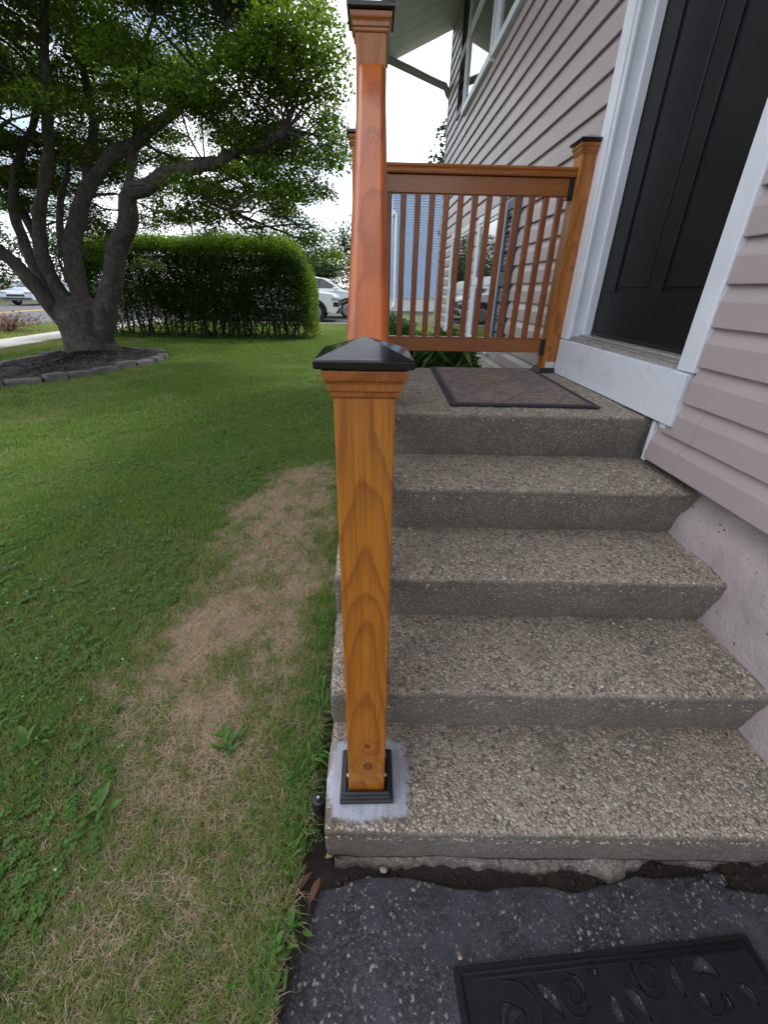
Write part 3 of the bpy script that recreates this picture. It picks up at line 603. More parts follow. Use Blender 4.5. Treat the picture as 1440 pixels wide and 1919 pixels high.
def shutter(y0, y1, z0, z1, mat, mids=(), step=.032):
    mb = MB(); fw = .035; mb.box(-.035, .0, y0, y0+fw, z0, z1); mb.box(-.035, .0, y1-fw, y1, z0, z1); mb.box(-.035, 0, y0+fw, y1-fw, z0, z0+.06); mb.box(-.035, 0, y0+fw, y1-fw, z1-.06, z1)
    for m in mids: mb.box(-.035, 0, y0+fw, y1-fw, m-.05, m+.05)
    mb.box(-.012, 0, y0+fw, y1-fw, z0, z1)
    s_ = mb.build('shutter', mat, house, bevel=.003); W = y1-y0-2*fw
    lm = MB().add([(-.030, 0, -.008), (-.012, 0, .012), (-.012, W, .012), (-.030, W, -.008), (-.026, 0, -.010), (-.008, 0, .010), (-.008, W, .010), (-.026, W, -.010)], [(0,1,2,3),(4,7,6,5),(0,4,5,1),(3,2,6,7),(0,3,7,4),(1,5,6,2)]).mesh('louvre')
    z = z0+.08
    while z < z1-.07:
        if all(abs(z-m) > .06 for m in mids): obj('louvre', lm, mat, s_, (0, y0+fw, z))
        z += step
window(4.62, 5.86, .80, 1.96, 1.357); window(3.36, 4.30, .85, 1.95, 1.40); shutter(3.0, 3.33, .90, 1.94, M['shutter'], (1.42,))
window(4.50, 5.84, 3.13, 4.25, 3.77, .06); window(3.0, 4.42, 3.13, 4.25, 3.77, .06); shutter(5.87, 6.32, 3.20, 4.25, M['black_shutter'], (3.75,))
# eave: soffit panels, gutter, roof, downspout
sof = empty('soffit', (0, 0, 0), parent=house); sl = .40
pm = MB().add([(0, .006, 0), (-.86, .006, -.86*sl), (-.86, .29, -.86*sl), (0, .29, 0), (0, .0, .006), (-.86, .0, -.86*sl+.006), (-.86, .296, -.86*sl+.006), (0, .296, .006)], [(0,1,2,3),(0,4,5,1),(3,2,6,7),(4,7,6,5)]).mesh('soffit_panel')
for i in range(29): obj('soffit_panel', pm, M['soffit'], sof, (0, 7.30-.296*(i+1), 4.375))
MB().add([(-.96, -1.9, 4.40-.96*sl), (-.96, 7.34, 4.40-.96*sl), (4.2, 7.34, 4.40+4.2*sl), (4.2, -1.9, 4.40+4.2*sl), (-.96, -1.9, 4.425-.96*sl+.02), (-.96, 7.34, 4.445-.96*sl), (4.2, 7.34, 4.445+4.2*sl), (4.2, -1.9, 4.445+4.2*sl), (9.3, 7.34, 4.375-.96*sl), (9.3, -1.9, 4.375-.96*sl), (9.3, 7.34, 4.445-.96*sl), (9.3, -1.9, 4.445-.96*sl)],
    [(0,1,2,3),(4,7,6,5),(0,4,5,1),(3,2,8,9),(7,11,10,6),(1,5,6,2),(2,6,10,8),(0,3,7,4),(3,9,11,7),(8,10,11,9)]).build('roof', M['roof'], house)
MB().box(-.99, -.87, -1.9, 7.30, 3.98, 4.09).build('gutter', M['fascia'], house, bevel=.01)
MB().tube([(-.93, 7.16, 4.05), (-.90, 7.16, 4.03), (-.08, 7.21, 3.79), (-.02, 7.30, 3.74), (.03, 7.31, 3.68), (.03, 7.31, .7)], .044, 8).build('downspout', M['fascia'], house, smooth=True)

# ------------------------------------------------------------------ doormats
dm = empty('doormat', (.3368+.305, 1.0892+.455-.019, ZN[4]+.004)); tag(dm, 'brown slate-print doormat with dark border lying on the landing before the door', 'doormat'); dm.rotation_euler = (0, 0, -.0306)
def rrect(w, h, z0, z1): return MB().box(-w/2, w/2, -h/2, h/2, z0, z1)
rrect(.61, .91, .0, .006).build('border', M['matedge'], dm, bevel=.003)
rrect(.535, .835, .0055, .0085).build('printed_panel', M['slate'], dm, bevel=.001)
mb = MB()
for w, h in ((.555, .855),):
    mb.box(-w/2, w/2, -h/2, -h/2+.006, .005, .008); mb.box(-w/2, w/2, h/2-.006, h/2, .005, .008); mb.box(-w/2, -w/2+.006, -h/2+.006, h/2-.006, .005, .008); mb.box(w/2-.006, w/2, -h/2+.006, h/2-.006, .005, .008)
mb.build('border_line', plain('mat_line', (.12, .115, .13), .8, .2, 30), dm)
# rubber scroll mat: flat plate with cut-outs and raised scrolls
SW, SH = .70, .44
rm = empty('rubber_mat', (.197, -.262, .012)); rm.rotation_euler = (.0, 0, math.radians(3.4)); tag(rm, 'black rubber doormat with cut-out scroll pattern lying on the asphalt', 'doormat')
cu = bpy.data.curves.new('plate', 'CURVE'); cu.dimensions = '2D'; cu.fill_mode = 'BOTH'; cu.extrude = .0035; cu.bevel_depth = .0015; cu.bevel_resolution = 1
def spl(pts):
    s_ = cu.splines.new('POLY'); s_.points.add(len(pts)-1)
    for p, q in zip(s_.points, pts): p.co = (q[0], q[1], 0, 1)
    s_.use_cyclic_u = True
spl([(.004, -.0), (SW-.004, 0), (SW, -.004), (SW, -SH), (0, -SH), (0, -.004)])
def teardrop(cx, cy, L, W, ang, bend=0.0, n=14):
    up, dn = [], []
    for i in range(n+1):
        q = i/n; w = W*1.35*math.sin(math.pi*q**.8)*.5; x = (q-.5)*L; yb_ = bend*(4*q*(1-q)-.5)*L
        up.append((x, yb_+w)); 
        if 0 < i < n: dn.append((x, yb_-w))
    P = up+dn[::-1]; c, s_ = math.cos(ang), math.sin(ang); return [(cx+x*c-y*s_, cy+x*s_+y*c) for x, y in P]
HOLES = [(.105, -.085, .075, .026, .45, .35), (.195, -.062, .082, .020, -.85, .1), (.265, -.048, .055, .013, -1.2, .3), (.308, -.026, .030, .022, -1.0, 0), (.358, -.024, .034, .022, .9, .0), (.330, -.088, .062, .022, 1.52, .05), (.382, -.083, .068, .020, -1.05, .08),
         (.402, -.048, .055, .012, -1.4, -.3), (.490, -.052, .066, .020, 1.45, .05), (.565, -.048, .066, .024, -.35, .3), (.585, -.022, .055, .015, -.7, .25), (.53, -.09, .03, .016, -1.2, 0), (.575, -.095, .03, .018, -1.0, 0), (.63, -.09, .05, .018, -1.0, .2)]
for y_off, mir in ((0, 1), (-.115, -1), (-.23, 1), (-.335, -1)):
    for (hx, hy, L, W, an, be) in HOLES:
        y_ = hy if mir == 1 else -.125-hy
        pts = teardrop(hx, y_+y_off, L, W, an*mir, be*mir)
        if all(-SH+.02 < q[1] < -.012 for q in pts): spl(pts)
po = bpy.data.objects.new('plate', cu); COL.objects.link(po)
dg = bpy.context.evaluated_depsgraph_get(); me = bpy.data.meshes.new_from_object(po.evaluated_get(dg)); bpy.data.objects.remove(po)
me.materials.clear(); obj('plate', me, M['rubber'], rm)
def spiral(cx, cy, r0, r1, a0, turns, n=26): return [(cx+(r0+(r1-r0)*i/n)*math.cos(a0+turns*6.283*i/n), cy+(r0+(r1-r0)*i/n)*math.sin(a0+turns*6.283*i/n), .0048) for i in range(n+1)]
sr = MB()
for y_off, mir in ((0, 1), (-.23, 1)):
    for (cx, cy, r0, r1, a0, tu) in ((.118, -.088, .010, .060, 0, 1.3), (.245, -.062, .006, .034, 2, 1.6), (.425, -.052, .006, .034, 1, -1.6), (.545, -.075, .010, .062, 3, -1.3), (.33, -.125, .01, .04, 0, 1.2), (.2, -.155, .008, .04, 1, -1.4), (.47, -.155, .008, .04, 2, 1.4)):
        sr.tube(spiral(cx, cy+y_off, r0, r1, a0, tu), .0030, 5)
for a, b in (((.012, -.012), (SW-.012, -.012)), ((.012, -.012), (.012, -SH+.012)), ((SW-.012, -.012), (SW-.012, -SH+.012)), ((.030, -.022), (SW-.030, -.022))): sr.tube([(*a, .0046), (*b, .0046)], .0036, 5)
sr.build('raised_scrolls', M['rubber'], rm, smooth=True)

# ------------------------------------------------------------------ grass (stuff) by instancing tufts on points
def blades(n, spread, lmin, lmax, w, lean, seg=3, flat=0.0, kink=0.0):
    V, F, A = [], [], []
    for _ in range(n):
        r = spread*math.sqrt(random.random()); a = random.uniform(0, 6.283); bx, by = r*math.cos(a), r*math.sin(a); d = random.uniform(0, 6.283); L = random.uniform(lmin, lmax); le = random.uniform(.2, 1)*lean; ww = w*random.uniform(.7, 1.3)
        sx_, sy_ = -math.sin(d)*ww/2, math.cos(d)*ww/2; th = le*.5+flat; x = y = 0; z = -.004; dd = d; b = len(V); at = random.random()
        for i in range(seg+1):
            q = 1-(i/seg)**1.5; px, py = bx+x, by+y
            if i < seg: V += [(px-sx_*q, py-sy_*q, z), (px+sx_*q, py+sy_*q, z)]
            else: V.append((px, py, z))
            st = L/seg; x += math.cos(dd)*math.sin(th)*st; y += math.sin(dd)*math.sin(th)*st; z += math.cos(th)*st; th = min(th+le/seg*1.6, 1.62); dd += random.uniform(-kink, kink)
        for i in range(seg-1): F.append((b+2*i, b+2*i+1, b+2*i+3, b+2*i+2)); A.append(at)
        F.append((b+2*seg-2, b+2*seg-1, b+2*seg)); A.append(at)
    return V, F, A
def src(name, V, F, A, mat, A2=None):
    me = bpy.data.meshes.new(name); me.from_pydata(V, [], F); a = me.attributes.new('v', 'FLOAT', 'FACE'); a.data.foreach_set('value', A)
    for m in (mat if isinstance(mat, list) else [mat]): me.materials.append(m)
    if A2: me.polygons.foreach_set('material_index', A2)
    return bpy.data.objects.new(name, me)
def clover(n, spread, flower=False):
    V, F, A, MI = [], [], [], []
    for k in range(n):
        r = spread*math.sqrt(random.random()); a = random.uniform(0, 6.283); h = random.uniform(.018, .04); cx, cy = r*math.cos(a), r*math.sin(a); at = random.random(); ti = random.uniform(-.35, .35); tj = random.uniform(-.35, .35); s_ = random.uniform(.006, .0105); a0 = random.uniform(0, 6.28)
        for j in range(3):
            aj = a0+j*2.094; px, py = cx+math.cos(aj)*s_, cy+math.sin(aj)*s_; b = len(V); V.append((px, py, h+ti*(px-cx)+tj*(py-cy)-.001))
            for q in range(7): w = 6.283*q/7; ux, uy = px+math.cos(w)*s_*.95, py+math.sin(w)*s_*.95; V.append((ux, uy, h+ti*(ux-cx)+tj*(uy-cy)+.0015))
            F += [(b, b+1+q, b+1+(q+1) % 7) for q in range(7)]; A += [at]*7; MI += [0]*7
    if flower:
        b = len(V); h = .05; V += [(ico[i][0]*.0075, ico[i][1]*.0075, h+ico[i][2]*.0065) for i in range(12)]; F += [(b+f[0], b+f[1], b+f[2]) for f in icf]; A += [random.random() for _ in icf]; MI += [1]*len(icf)
    return V, F, A, MI
def scatter(name, objs, P, rotz, tilt, scl, idx):
    cl = bpy.data.collections.new(name+'_sources')
    for o in objs: cl.objects.link(o)
    me = bpy.data.meshes.new(name); me.vertices.add(len(P)); me.vertices.foreach_set('co', np.asarray(P, np.float32).ravel())
    rv = np.zeros((len(P), 3), np.float32); rv[:, 2] = rotz; rv[:, 0] = tilt
    a = me.attributes.new('rot', 'FLOAT_VECTOR', 'POINT'); a.data.foreach_set('vector', rv.ravel())
    a = me.attributes.new('scl', 'FLOAT', 'POINT'); a.data.foreach_set('value', np.asarray(scl, np.float32)); a = me.attributes.new('idx', 'INT', 'POINT'); a.data.foreach_set('value', np.asarray(idx, np.int32))
    o = bpy.data.objects.new(name, me); COL.objects.link(o)
    g = bpy.data.node_groups.new(name, 'GeometryNodeTree'); g.interface.new_socket('Geometry', in_out='INPUT', socket_type='NodeSocketGeometry'); g.interface.new_socket('Geometry', in_out='OUTPUT', socket_type='NodeSocketGeometry')
    n = g.nodes; i = n.new('NodeGroupInput'); u = n.new('NodeGroupOutput'); ip = n.new('GeometryNodeInstanceOnPoints'); ci = n.new('GeometryNodeCollectionInfo'); ci.inputs[0].default_value = cl; ci.inputs[1].default_value = True; ci.inputs[2].default_value = True
    def na(nm, ty): q = n.new('GeometryNodeInputNamedAttribute'); q.data_type = ty; q.inputs[0].default_value = nm; return q.outputs[0]
    ip.inputs['Pick Instance'].default_value = True; L = g.links.new
    L(i.outputs[0], ip.inputs['Points']); L(ci.outputs[0], ip.inputs['Instance']); L(na('idx', 'INT'), ip.inputs['Instance Index']); L(na('rot', 'FLOAT_VECTOR'), ip.inputs['Rotation']); L(na('scl', 'FLOAT'), ip.inputs['Scale']); L(ip.outputs[0], u.inputs[0])
    md = o.modifiers.new('scatter', 'NODES'); md.node_group = g
    return tag(o, kind='stuff')
DRY = [(-.36, 2.75), (-.86, 2.31), (-.94, 1.8), (-.72, 1.1), (-.86, .78), (-.93, .53), (-.88, .35), (-.66, .2), (-.56, .08), (-.60, -.04), (-.48, -.06), (-.36, .08), (-.37, .2), (-.30, .36), (-.19, .52), (-.17, 1.04), (-.2, 1.8)]
def dryness(x, y):
    """how much the turf has dried out, 0..1"""
    wx = x+.22*(fbm(x*4, y*4, 21)-.5); wy = y+.22*(fbm(x*4, y*4, 22)-.5); ins = np.mean([inpoly(wx+.17*math.cos(a)*r, wy+.17*math.sin(a)*r, DRY) for r in (.35, .7, 1.0) for a in np.arange(0, 6.28, .785)], 0)
    f = .6*fbm(x*5.5, y*5.5, 23)+.4*fbm(x*14, y*14, 24); near = np.clip((.75-y)/.9, 0, 1)*np.clip((x+1.0)*2.5, 0, 1)
    d = ins*(.64+1.5*(f-.42))+(1-ins)*np.clip((f-.60)*3.0, 0, .6)*(.25+.75*near)+near*(1-ins)*.34
    return np.clip(d, 0, .93)
def region(n, r0, r1, half=1.05):
    """points in a fan of the lawn in front of the camera, denser by area"""
    th = RNG.uniform(-half, .16, n); r = np.sqrt(RNG.uniform(r0*r0, r1*r1, n)); x = CAM.x+r*np.sin(th); y = CAM.y+r*np.cos(th); return x, y
def ok(x, y):
    lim = np.where(y < -.03, edge_x(np.minimum(y, -.1))-.025, np.where(y < 2.02, XL-.012, np.where(y < 7.3, 1.02, 4.0))); k = (x < lim)
    k &= ~inpoly(x, y, RINGP); k &= ~((x > -9.02) & (x < -7.78)); k &= ~((x < -11.5)); k &= y < 16.75
    return k
tag(npmesh('lawn_ground', LAWN[0], LAWN[1], M['lawn'], None, {'dry': dryness(LAWN[0][:, 0], LAWN[0][:, 1])*(np.hypot(LAWN[0][:, 0], LAWN[0][:, 1]) < 6)}, smooth=True), kind='structure')
RINGP = [(-5.26, 5.07), (-5.07, 5.34), (-4.84, 5.53), (-4.66, 5.8), (-4.48, 6.14), (-4.31, 6.56), (-4.14, 6.98), (-3.97, 7.51), (-4.05, 8.09), (-4.31, 8.55), (-4.91, 8.85), (-5.45, 8.9), (-5.95, 8.4), (-6.1, 7.4), (-6.0, 6.2), (-5.7, 5.3)]
g_src = [src('tuft', *blades(15, .020, .022, .048, .0026, 1.3), M['grass']) for _ in range(4)]+[src('tuft', *blades(15, .022, .02, .045, .0024, 1.5), M['grass2']) for _ in range(2)]
d_src = [src('dry_tuft', *blades(13, .026, .028, .060, .0016, 1.0, flat=.75, kink=.7), M['dry']) for _ in range(4)]
x, y = region(80000, .2, 4.6, 1.4); x2 = RNG.uniform(-2.6, -.1, 15000); y2 = RNG.uniform(-2.2, -.45, 15000); x, y = np.concatenate([x, x2]), np.concatenate([y, y2]); k = ok(x, y); x, y = x[k], y[k]; dry = dryness(x, y); isd = RNG.random(len(x)) < dry
hole = (~isd) & (RNG.random(len(x)) < dry*.55); x, y, isd, dry = x[~hole], y[~hole], isd[~hole], dry[~hole]
P = np.stack([x, y, lawn_z(x, y)], 1); rz = RNG.uniform(0, 6.28, len(x)); lush = .6*fbm(x*1.6, y*1.6, 31)+.4*fbm(x*6, y*6, 32); sc_ = .42+1.15*lush*RNG.uniform(.6, 1.3, len(x))
gi = ~isd; pale = (fbm(x*2.6, y*2.6, 33)+.35*dry+.18*np.clip(.9-y, 0, 1) > .60); idx = np.where(pale & (RNG.random(len(x)) < .75), RNG.integers(4, 6, len(x)), RNG.integers(0, 4, len(x)))
scatter('lawn_grass', g_src, P[gi], rz[gi], RNG.uniform(-.25, .25, gi.sum()), sc_[gi], idx[gi])
ex = RNG.uniform(-.225, -.112, 620); ey = RNG.uniform(-.33, .95, 620); ke = ok(ex+.006, ey) & (fbm(ex*9, ey*9, 61) > .42); ex, ey = ex[ke], ey[ke]
scatter('edge_grass', [src('edge_tuft', *blades(8, .016, .03, .065, .0034, 1.7, 4), M['grass']) for _ in range(3)]+[src('edge_tuft', *blades(7, .014, .025, .055, .0085, 2.1, 5), M['weed']) for _ in range(3)], np.stack([ex, ey, lawn_z(ex, ey)], 1), RNG.uniform(0, 6.28, len(ex)), RNG.uniform(-.2, .2, len(ex)), .7+.6*RNG.random(len(ex)), RNG.integers(0, 6, len(ex)))
scatter('dry_grass', d_src, P[isd], rz[isd], RNG.uniform(-.15, .15, isd.sum()), .9+.3*RNG.random(isd.sum()), RNG.integers(0, 4, isd.sum()))
m_src = [src('mid_tuft', *blades(34, .060, .03, .06, .0045, 1.2), M['grass']) for _ in range(4)]+[src('mid_tuft', *blades(34, .06, .028, .055, .0042, 1.4), M['grass2']) for _ in range(2)]
x, y = region(26000, 4.2, 10.5, .95); k = ok(x, y); x, y = x[k], y[k]; pale = fbm(x*1.1, y*1.1, 34) > .60
scatter('mid_lawn_grass', m_src, np.stack([x, y, lawn_z(x, y)], 1), RNG.uniform(0, 6.28, len(x)), RNG.uniform(-.2, .2, len(x)), .7+.5*RNG.random(len(x)), np.where(pale & (RNG.random(len(x)) < .7), RNG.integers(4, 6, len(x)), RNG.integers(0, 4, len(x))))
f_src = [src('far_tuft', *blades(50, .14, .035, .065, .010, 1.2, 2), M['grass']) for _ in range(3)]+[src('far_tuft', *blades(50, .14, .035, .065, .010, 1.2, 2), M['grass2']) for _ in range(2)]
x, y = region(16000, 10.0, 19, .85); k = ok(x, y); x, y = x[k], y[k]; pale = fbm(x*.5, y*.5, 34)+.22*np.clip((y-12)/4, 0, 1)*(x > -3) > .60
scatter('far_lawn_grass', f_src, np.stack([x, y, lawn_z(x, y)], 1), RNG.uniform(0, 6.28, len(x)), RNG.uniform(-.2, .2, len(x)), .8+.5*RNG.random(len(x)), np.where(pale, RNG.integers(3, 5, len(x)), RNG.integers(0, 3, len(x))))
# clover patches in the turf
c_src = [src('clover_tuft', *clover(9, .03)[:3], M['clover']) for _ in range(3)]
cf = clover(8, .03, True); c_src.append(src('clover_tuft', cf[0], cf[1], cf[2], [M['clover'], M['flower']], cf[3]))
x, y = region(13000, .5, 4.2, 1.4); k = ok(x, y) & (dryness(x, y) < .3) & (fbm(x*2.2, y*2.2, 41)+.10*np.clip(-x-.5, 0, 1)+.25*RNG.random(len(x)) > .74); x, y = x[k], y[k]
scatter('clover', c_src, np.stack([x, y, lawn_z(x, y)], 1), RNG.uniform(0, 6.28, len(x)), RNG.uniform(-.1, .1, len(x)), .32+.24*RNG.random(len(x)), np.where(RNG.random(len(x)) < .03, 3, RNG.integers(0, 3, len(x))))
# loose chips on the asphalt
n = 1100; x = RNG.uniform(-.16, 1.1, n); y = RNG.uniform(-.5, -.13, n); k = (x > edge_x(y)+.01) & (y < edge_y(x)-.005) & (fbm(x*8, y*8, 71)+.3*RNG.random(n) > .60); x, y = x[k], y[k]; r = RNG.gamma(2.5, .0006, len(x))+.0007
tag(pebbles('asphalt_chips', np.stack([x, y, .004+.012*(fbm(x*9, y*9, 5)-.5)+.008*(fbm(x*40, y*40, 6)-.5)+r*.1], 1), r, np.tile([0, 0, 1.], (len(x), 1)), None, M['chip'], RNG.random(len(x)), .4), kind='stuff')
n = 420; x = RNG.uniform(-.16, 1.08, n); y = -.075-RNG.random(n)*.07; r = RNG.gamma(3, .0011, n)+.001
tag(pebbles('soil_crumbs', np.stack([x, y, -.02+.026*(fbm(x*22, y*22, 8)-.5)+.012*(fbm(x*60, y*60, 2)-.5)+r*.4], 1), r, np.tile([0, 0, 1.], (n, 1)), None, plain('soil_crumb', (.05, .037, .028), .9, .5, 40), RNG.random(n), .8), kind='stuff')

# ------------------------------------------------------------------ small things by the steps
def leaf_blade(L, W, arch, lobes=0, n=7):
    V, F, A = [], [], []
    for i in range(n+1):
        q = i/n; w = W*(math.sin(math.pi*min(1, q*.96+.04))**.8)*.5*(1 if not lobes else .6+.4*abs(math.sin(q*lobes*3.14))); z = arch*L*(math.sin(q*2.4))*.5; x = L*q
        V += [(x, -w, z+w*.35), (x, 0, z), (x, w, z+w*.35)]
    for i in range(n):
        for j in (0, 1): F.append((3*i+j, 3*i+j+1, 3*i+j+4, 3*i+j+3)); A.append(.5)
    me = bpy.data.meshes.new('leaf'); me.from_pydata(V, [], F); a = me.attributes.new('v', 'FLOAT', 'FACE'); a.data.foreach_set('value', A); me.polygons.foreach_set('use_smooth', [True]*len(F)); return me
LB = [leaf_blade(1, .22, .35), leaf_blade(1, .34, .3), leaf_blade(1, .20, .4, 6, 14), leaf_blade(1, .11, .7)]
for m_ in LB: m_.materials.append(M['weed'])
weeds = [((-.165, .20), 12, .10, (3, 3, 0), 'tall narrow-leaved grassy weed beside the first post foot'), ((-.150, .06), 13, .075, (2, 2, 0), 'spiky dandelion rosette with toothed leaves next to the sprinkler head'),
         ((-.155, -.055), 11, .065, (2, 0), 'dandelion clump pressed against the front corner of the lowest step'), ((-.165, -.125), 9, .075, (1, 0), 'broad-leaved weed above two reddish dead leaves'),
         ((-.185, -.195), 12, .070, (1, 0), 'oval-leaved plantain weed at the edge of the asphalt'), ((-.195, -.255), 14, .055, (0, 1), 'small pale green rosette weed overlapping the asphalt edge'),
         ((-.75, .04), 6, .085, (1,), 'single plantain with one big oval leaf out in the lawn'), ((-.45, .23), 13, .085, (2, 0), 'bright green weed clump inside the dry brown turf'), ((-.17, .38), 10, .07, (2, 3), 'weed tuft growing against the side of the second step'),
         ((-.205, .12), 9, .08, (3, 2), 'long-leaved weed in the grass left of the sprinkler head'), ((-1.06, .26), 12, .09, (1, 2), 'large leafy weed clump at the edge of the clover'), ((-.22, -.30), 9, .05, (0, 1), 'withered little weed where the lawn meets loose asphalt')]
for (wx, wy), nl, Lf, kinds, lab in weeds:
    w = empty('weed', (wx, wy, float(lawn_z(np.array(wx), np.array(wy)))+.004)); tag(w, lab, 'weed')
    nl = int(nl*2.2)
    for i in range(nl):
        o = obj('leaf', LB[random.choice(kinds)], M['weed'], w, (random.gauss(0, .016), random.gauss(0, .016), -.003)); s_ = Lf*random.uniform(.25, .8); o.scale = (s_, s_, s_); o.rotation_euler = (random.uniform(-.3, .3), random.uniform(-.7, .05), i*6.283/nl+random.uniform(-.6, .6))
dl = leaf_blade(1, .34, .25); dl.materials.append(M['deadleaf']); yl = leaf_blade(1, .5, .4); yl.materials.append(M['yleaf'])
for me_, loc, rz_, s_, lab in ((dl, (-.118, -.098, .022), -1.9, .052, 'reddish dead leaf on soil touching the asphalt beside its twin'), (dl, (-.142, -.092, .034), -2.2, .050, 'reddish dead leaf on soil half under the weeds'), (yl, (.985, -.085, .012), 2.1, .032, 'curled yellow leaf under the lip of the lowest step'), (yl, (-.108, -.055, .02), .6, .03, 'small yellowing leaf lying by the front corner of the steps')):
    o = obj('fallen_leaf', me_, None, None, loc); o.scale = (s_, s_, s_); o.rotation_euler = (.25, .12, rz_); tag(o, lab, 'leaf')
sp = empty('sprinkler_head', (-.135, .052, LZ)); tag(sp, 'small round black sprinkler head in the grass touching the lowest step', 'sprinkler')
MB().lathe([(.017, -.02), (.018, .035), (.0165, .042), (.010, .044)], 20).build('body', M['blackskirt'], sp, smooth=False, bevel=.001)
MB().lathe([(.0085, .0445), (.0085, .049), (.006, .051)], 16).build('nozzle', M['blackmetal'], sp); MB().lathe([(.0035, .051), (.0035, .0525), (.002, .053)], 12).build('nozzle_screw', M['steel'], sp)
def rock(name, c, s_, mat, lab, cat, seed, sub=3, parent=None, group=None, rough=.25, rz=0):
    import bmesh
    bm = bmesh.new(); bmesh.ops.create_icosphere(bm, subdivisions=sub, radius=1)
    for v in bm.verts:
        p = v.co.copy(); e = 1+rough*mnoise.noise(p*1.3+Vector((seed*7.1, 0, 0)))+rough*.4*mnoise.noise(p*3.5+Vector((seed, 0, 0))); v.co = Vector((p.x*s_[0]*e, p.y*s_[1]*e, p.z*s_[2]*e))
    me = bpy.data.meshes.new(name); bm.to_mesh(me); bm.free(); o = obj(name, me, mat, parent, c); o.rotation_euler = (0, 0, rz)
    return tag(o, lab, cat, group)
rock('asphalt_chunk', (.855, -.122, -.002), (.05, .022, .012), M['asphalt'], 'broken wedge of asphalt at the soil gap below the lowest step', 'asphalt chunk', 1, rough=.5)
rock('asphalt_chunk', (.915, -.108, -.004), (.026, .018, .012), M['asphalt'], 'smaller asphalt lump next to the broken asphalt wedge', 'asphalt chunk', 2, rough=.5)
for i, (x_, y_, r_, lab) in enumerate(((.005, -.095, .007, 'tan pebble lying in the soil gap in front of the first post'), (.045, -.075, .0085, 'round pale stone stuck under the broken lip of the lowest step'), (.12, -.118, .005, 'flat grey pebble on the crumbling asphalt edge'), (.215, -.245, .0045, 'pale pebble on the asphalt above the corner of the rubber mat'))):
    rock('pebble', (x_, y_, .0 if i != 3 else .012), (r_*1.3, r_, r_*.7), plain('loose_pebble_%d' % i, (.34, .28, .21), .7, .2, 60), lab, 'pebble', 10+i, 2)
# grassy plants behind the landing
PLANTS = []
for (px, py, n_, h_, lab) in ((.20, 2.34, 420, 1.02, 'dense clump of long-leaved green plants behind the landing railing'), (.50, 2.36, 380, .98, 'arching green leaf clump next to the house foundation behind the landing'), (.16, 2.95, 260, 1.05, 'loose leafy plant clump behind the landing corner post'), (.60, 2.95, 260, .92, 'low green clump farther along the house wall')):
    V, F, A = blades(n_//2, .16, h_*.6, h_*1.18, .013, .75, 7); pl = empty('leafy_plant', (px, py, LZ)); tag(pl, lab, 'plant'); o = src('stems', V, F, A, M['weed']); COL.objects.link(o); o.parent = pl; PLANTS.append((pl, h_))

# ------------------------------------------------------------------ leaf clouds
def leaf_mesh(name, C, size, mat, parent, up=.5, v=None, asp=.62, fold=.25):
    n = len(C); N = RNG.normal(size=(n, 3)); N[:, 2] = np.abs(N[:, 2])+up*2; N /= np.linalg.norm(N, axis=1, keepdims=True)
    A = np.cross(N, RNG.normal(size=(n, 3))); A /= np.linalg.norm(A, axis=1, keepdims=True)+1e-9; B = np.cross(N, A); L = (size*RNG.uniform(.6, 1.3, n))[:, None]*.5
    q = np.stack([C-A*L-N*L*fold, C+B*L*asp, C+A*L-N*L*fold, C-B*L*asp], 1)
    F = np.arange(n*4).reshape(n, 4); v = RNG.random(n) if v is None else v
    return npmesh(name, q.reshape(-1, 3), F, mat, parent, {'v': v})
def pad_leaves(cs, rs, per, thick):
    out = []
    for c, r in zip(cs, rs):
        n = int(per*r*r/.3); d = RNG.normal(size=(n, 3)); d /= np.linalg.norm(d, axis=1, keepdims=True); rr = RNG.random(n)[:, None]**.42
        p = d*rr*r*np.array([1, 1, thick]); p[:, 2] -= .22*(p[:, 0]**2+p[:, 1]**2)/r; p += RNG.normal(size=(n, 3))*np.array([.05, .05, .03]); out.append(p+c)
    return np.concatenate(out)
for pl, h_ in PLANTS:
    d = RNG.normal(size=(1500, 3)); d /= np.linalg.norm(d, axis=1, keepdims=True); c_ = d*(RNG.random(1500)[:, None]**.45)*np.array([.27, .24, .36])+np.array([0, 0, h_*.72])
    leaf_mesh('foliage', c_, .15, M['plantleaf'], pl, -.1, asp=.16, fold=.3)
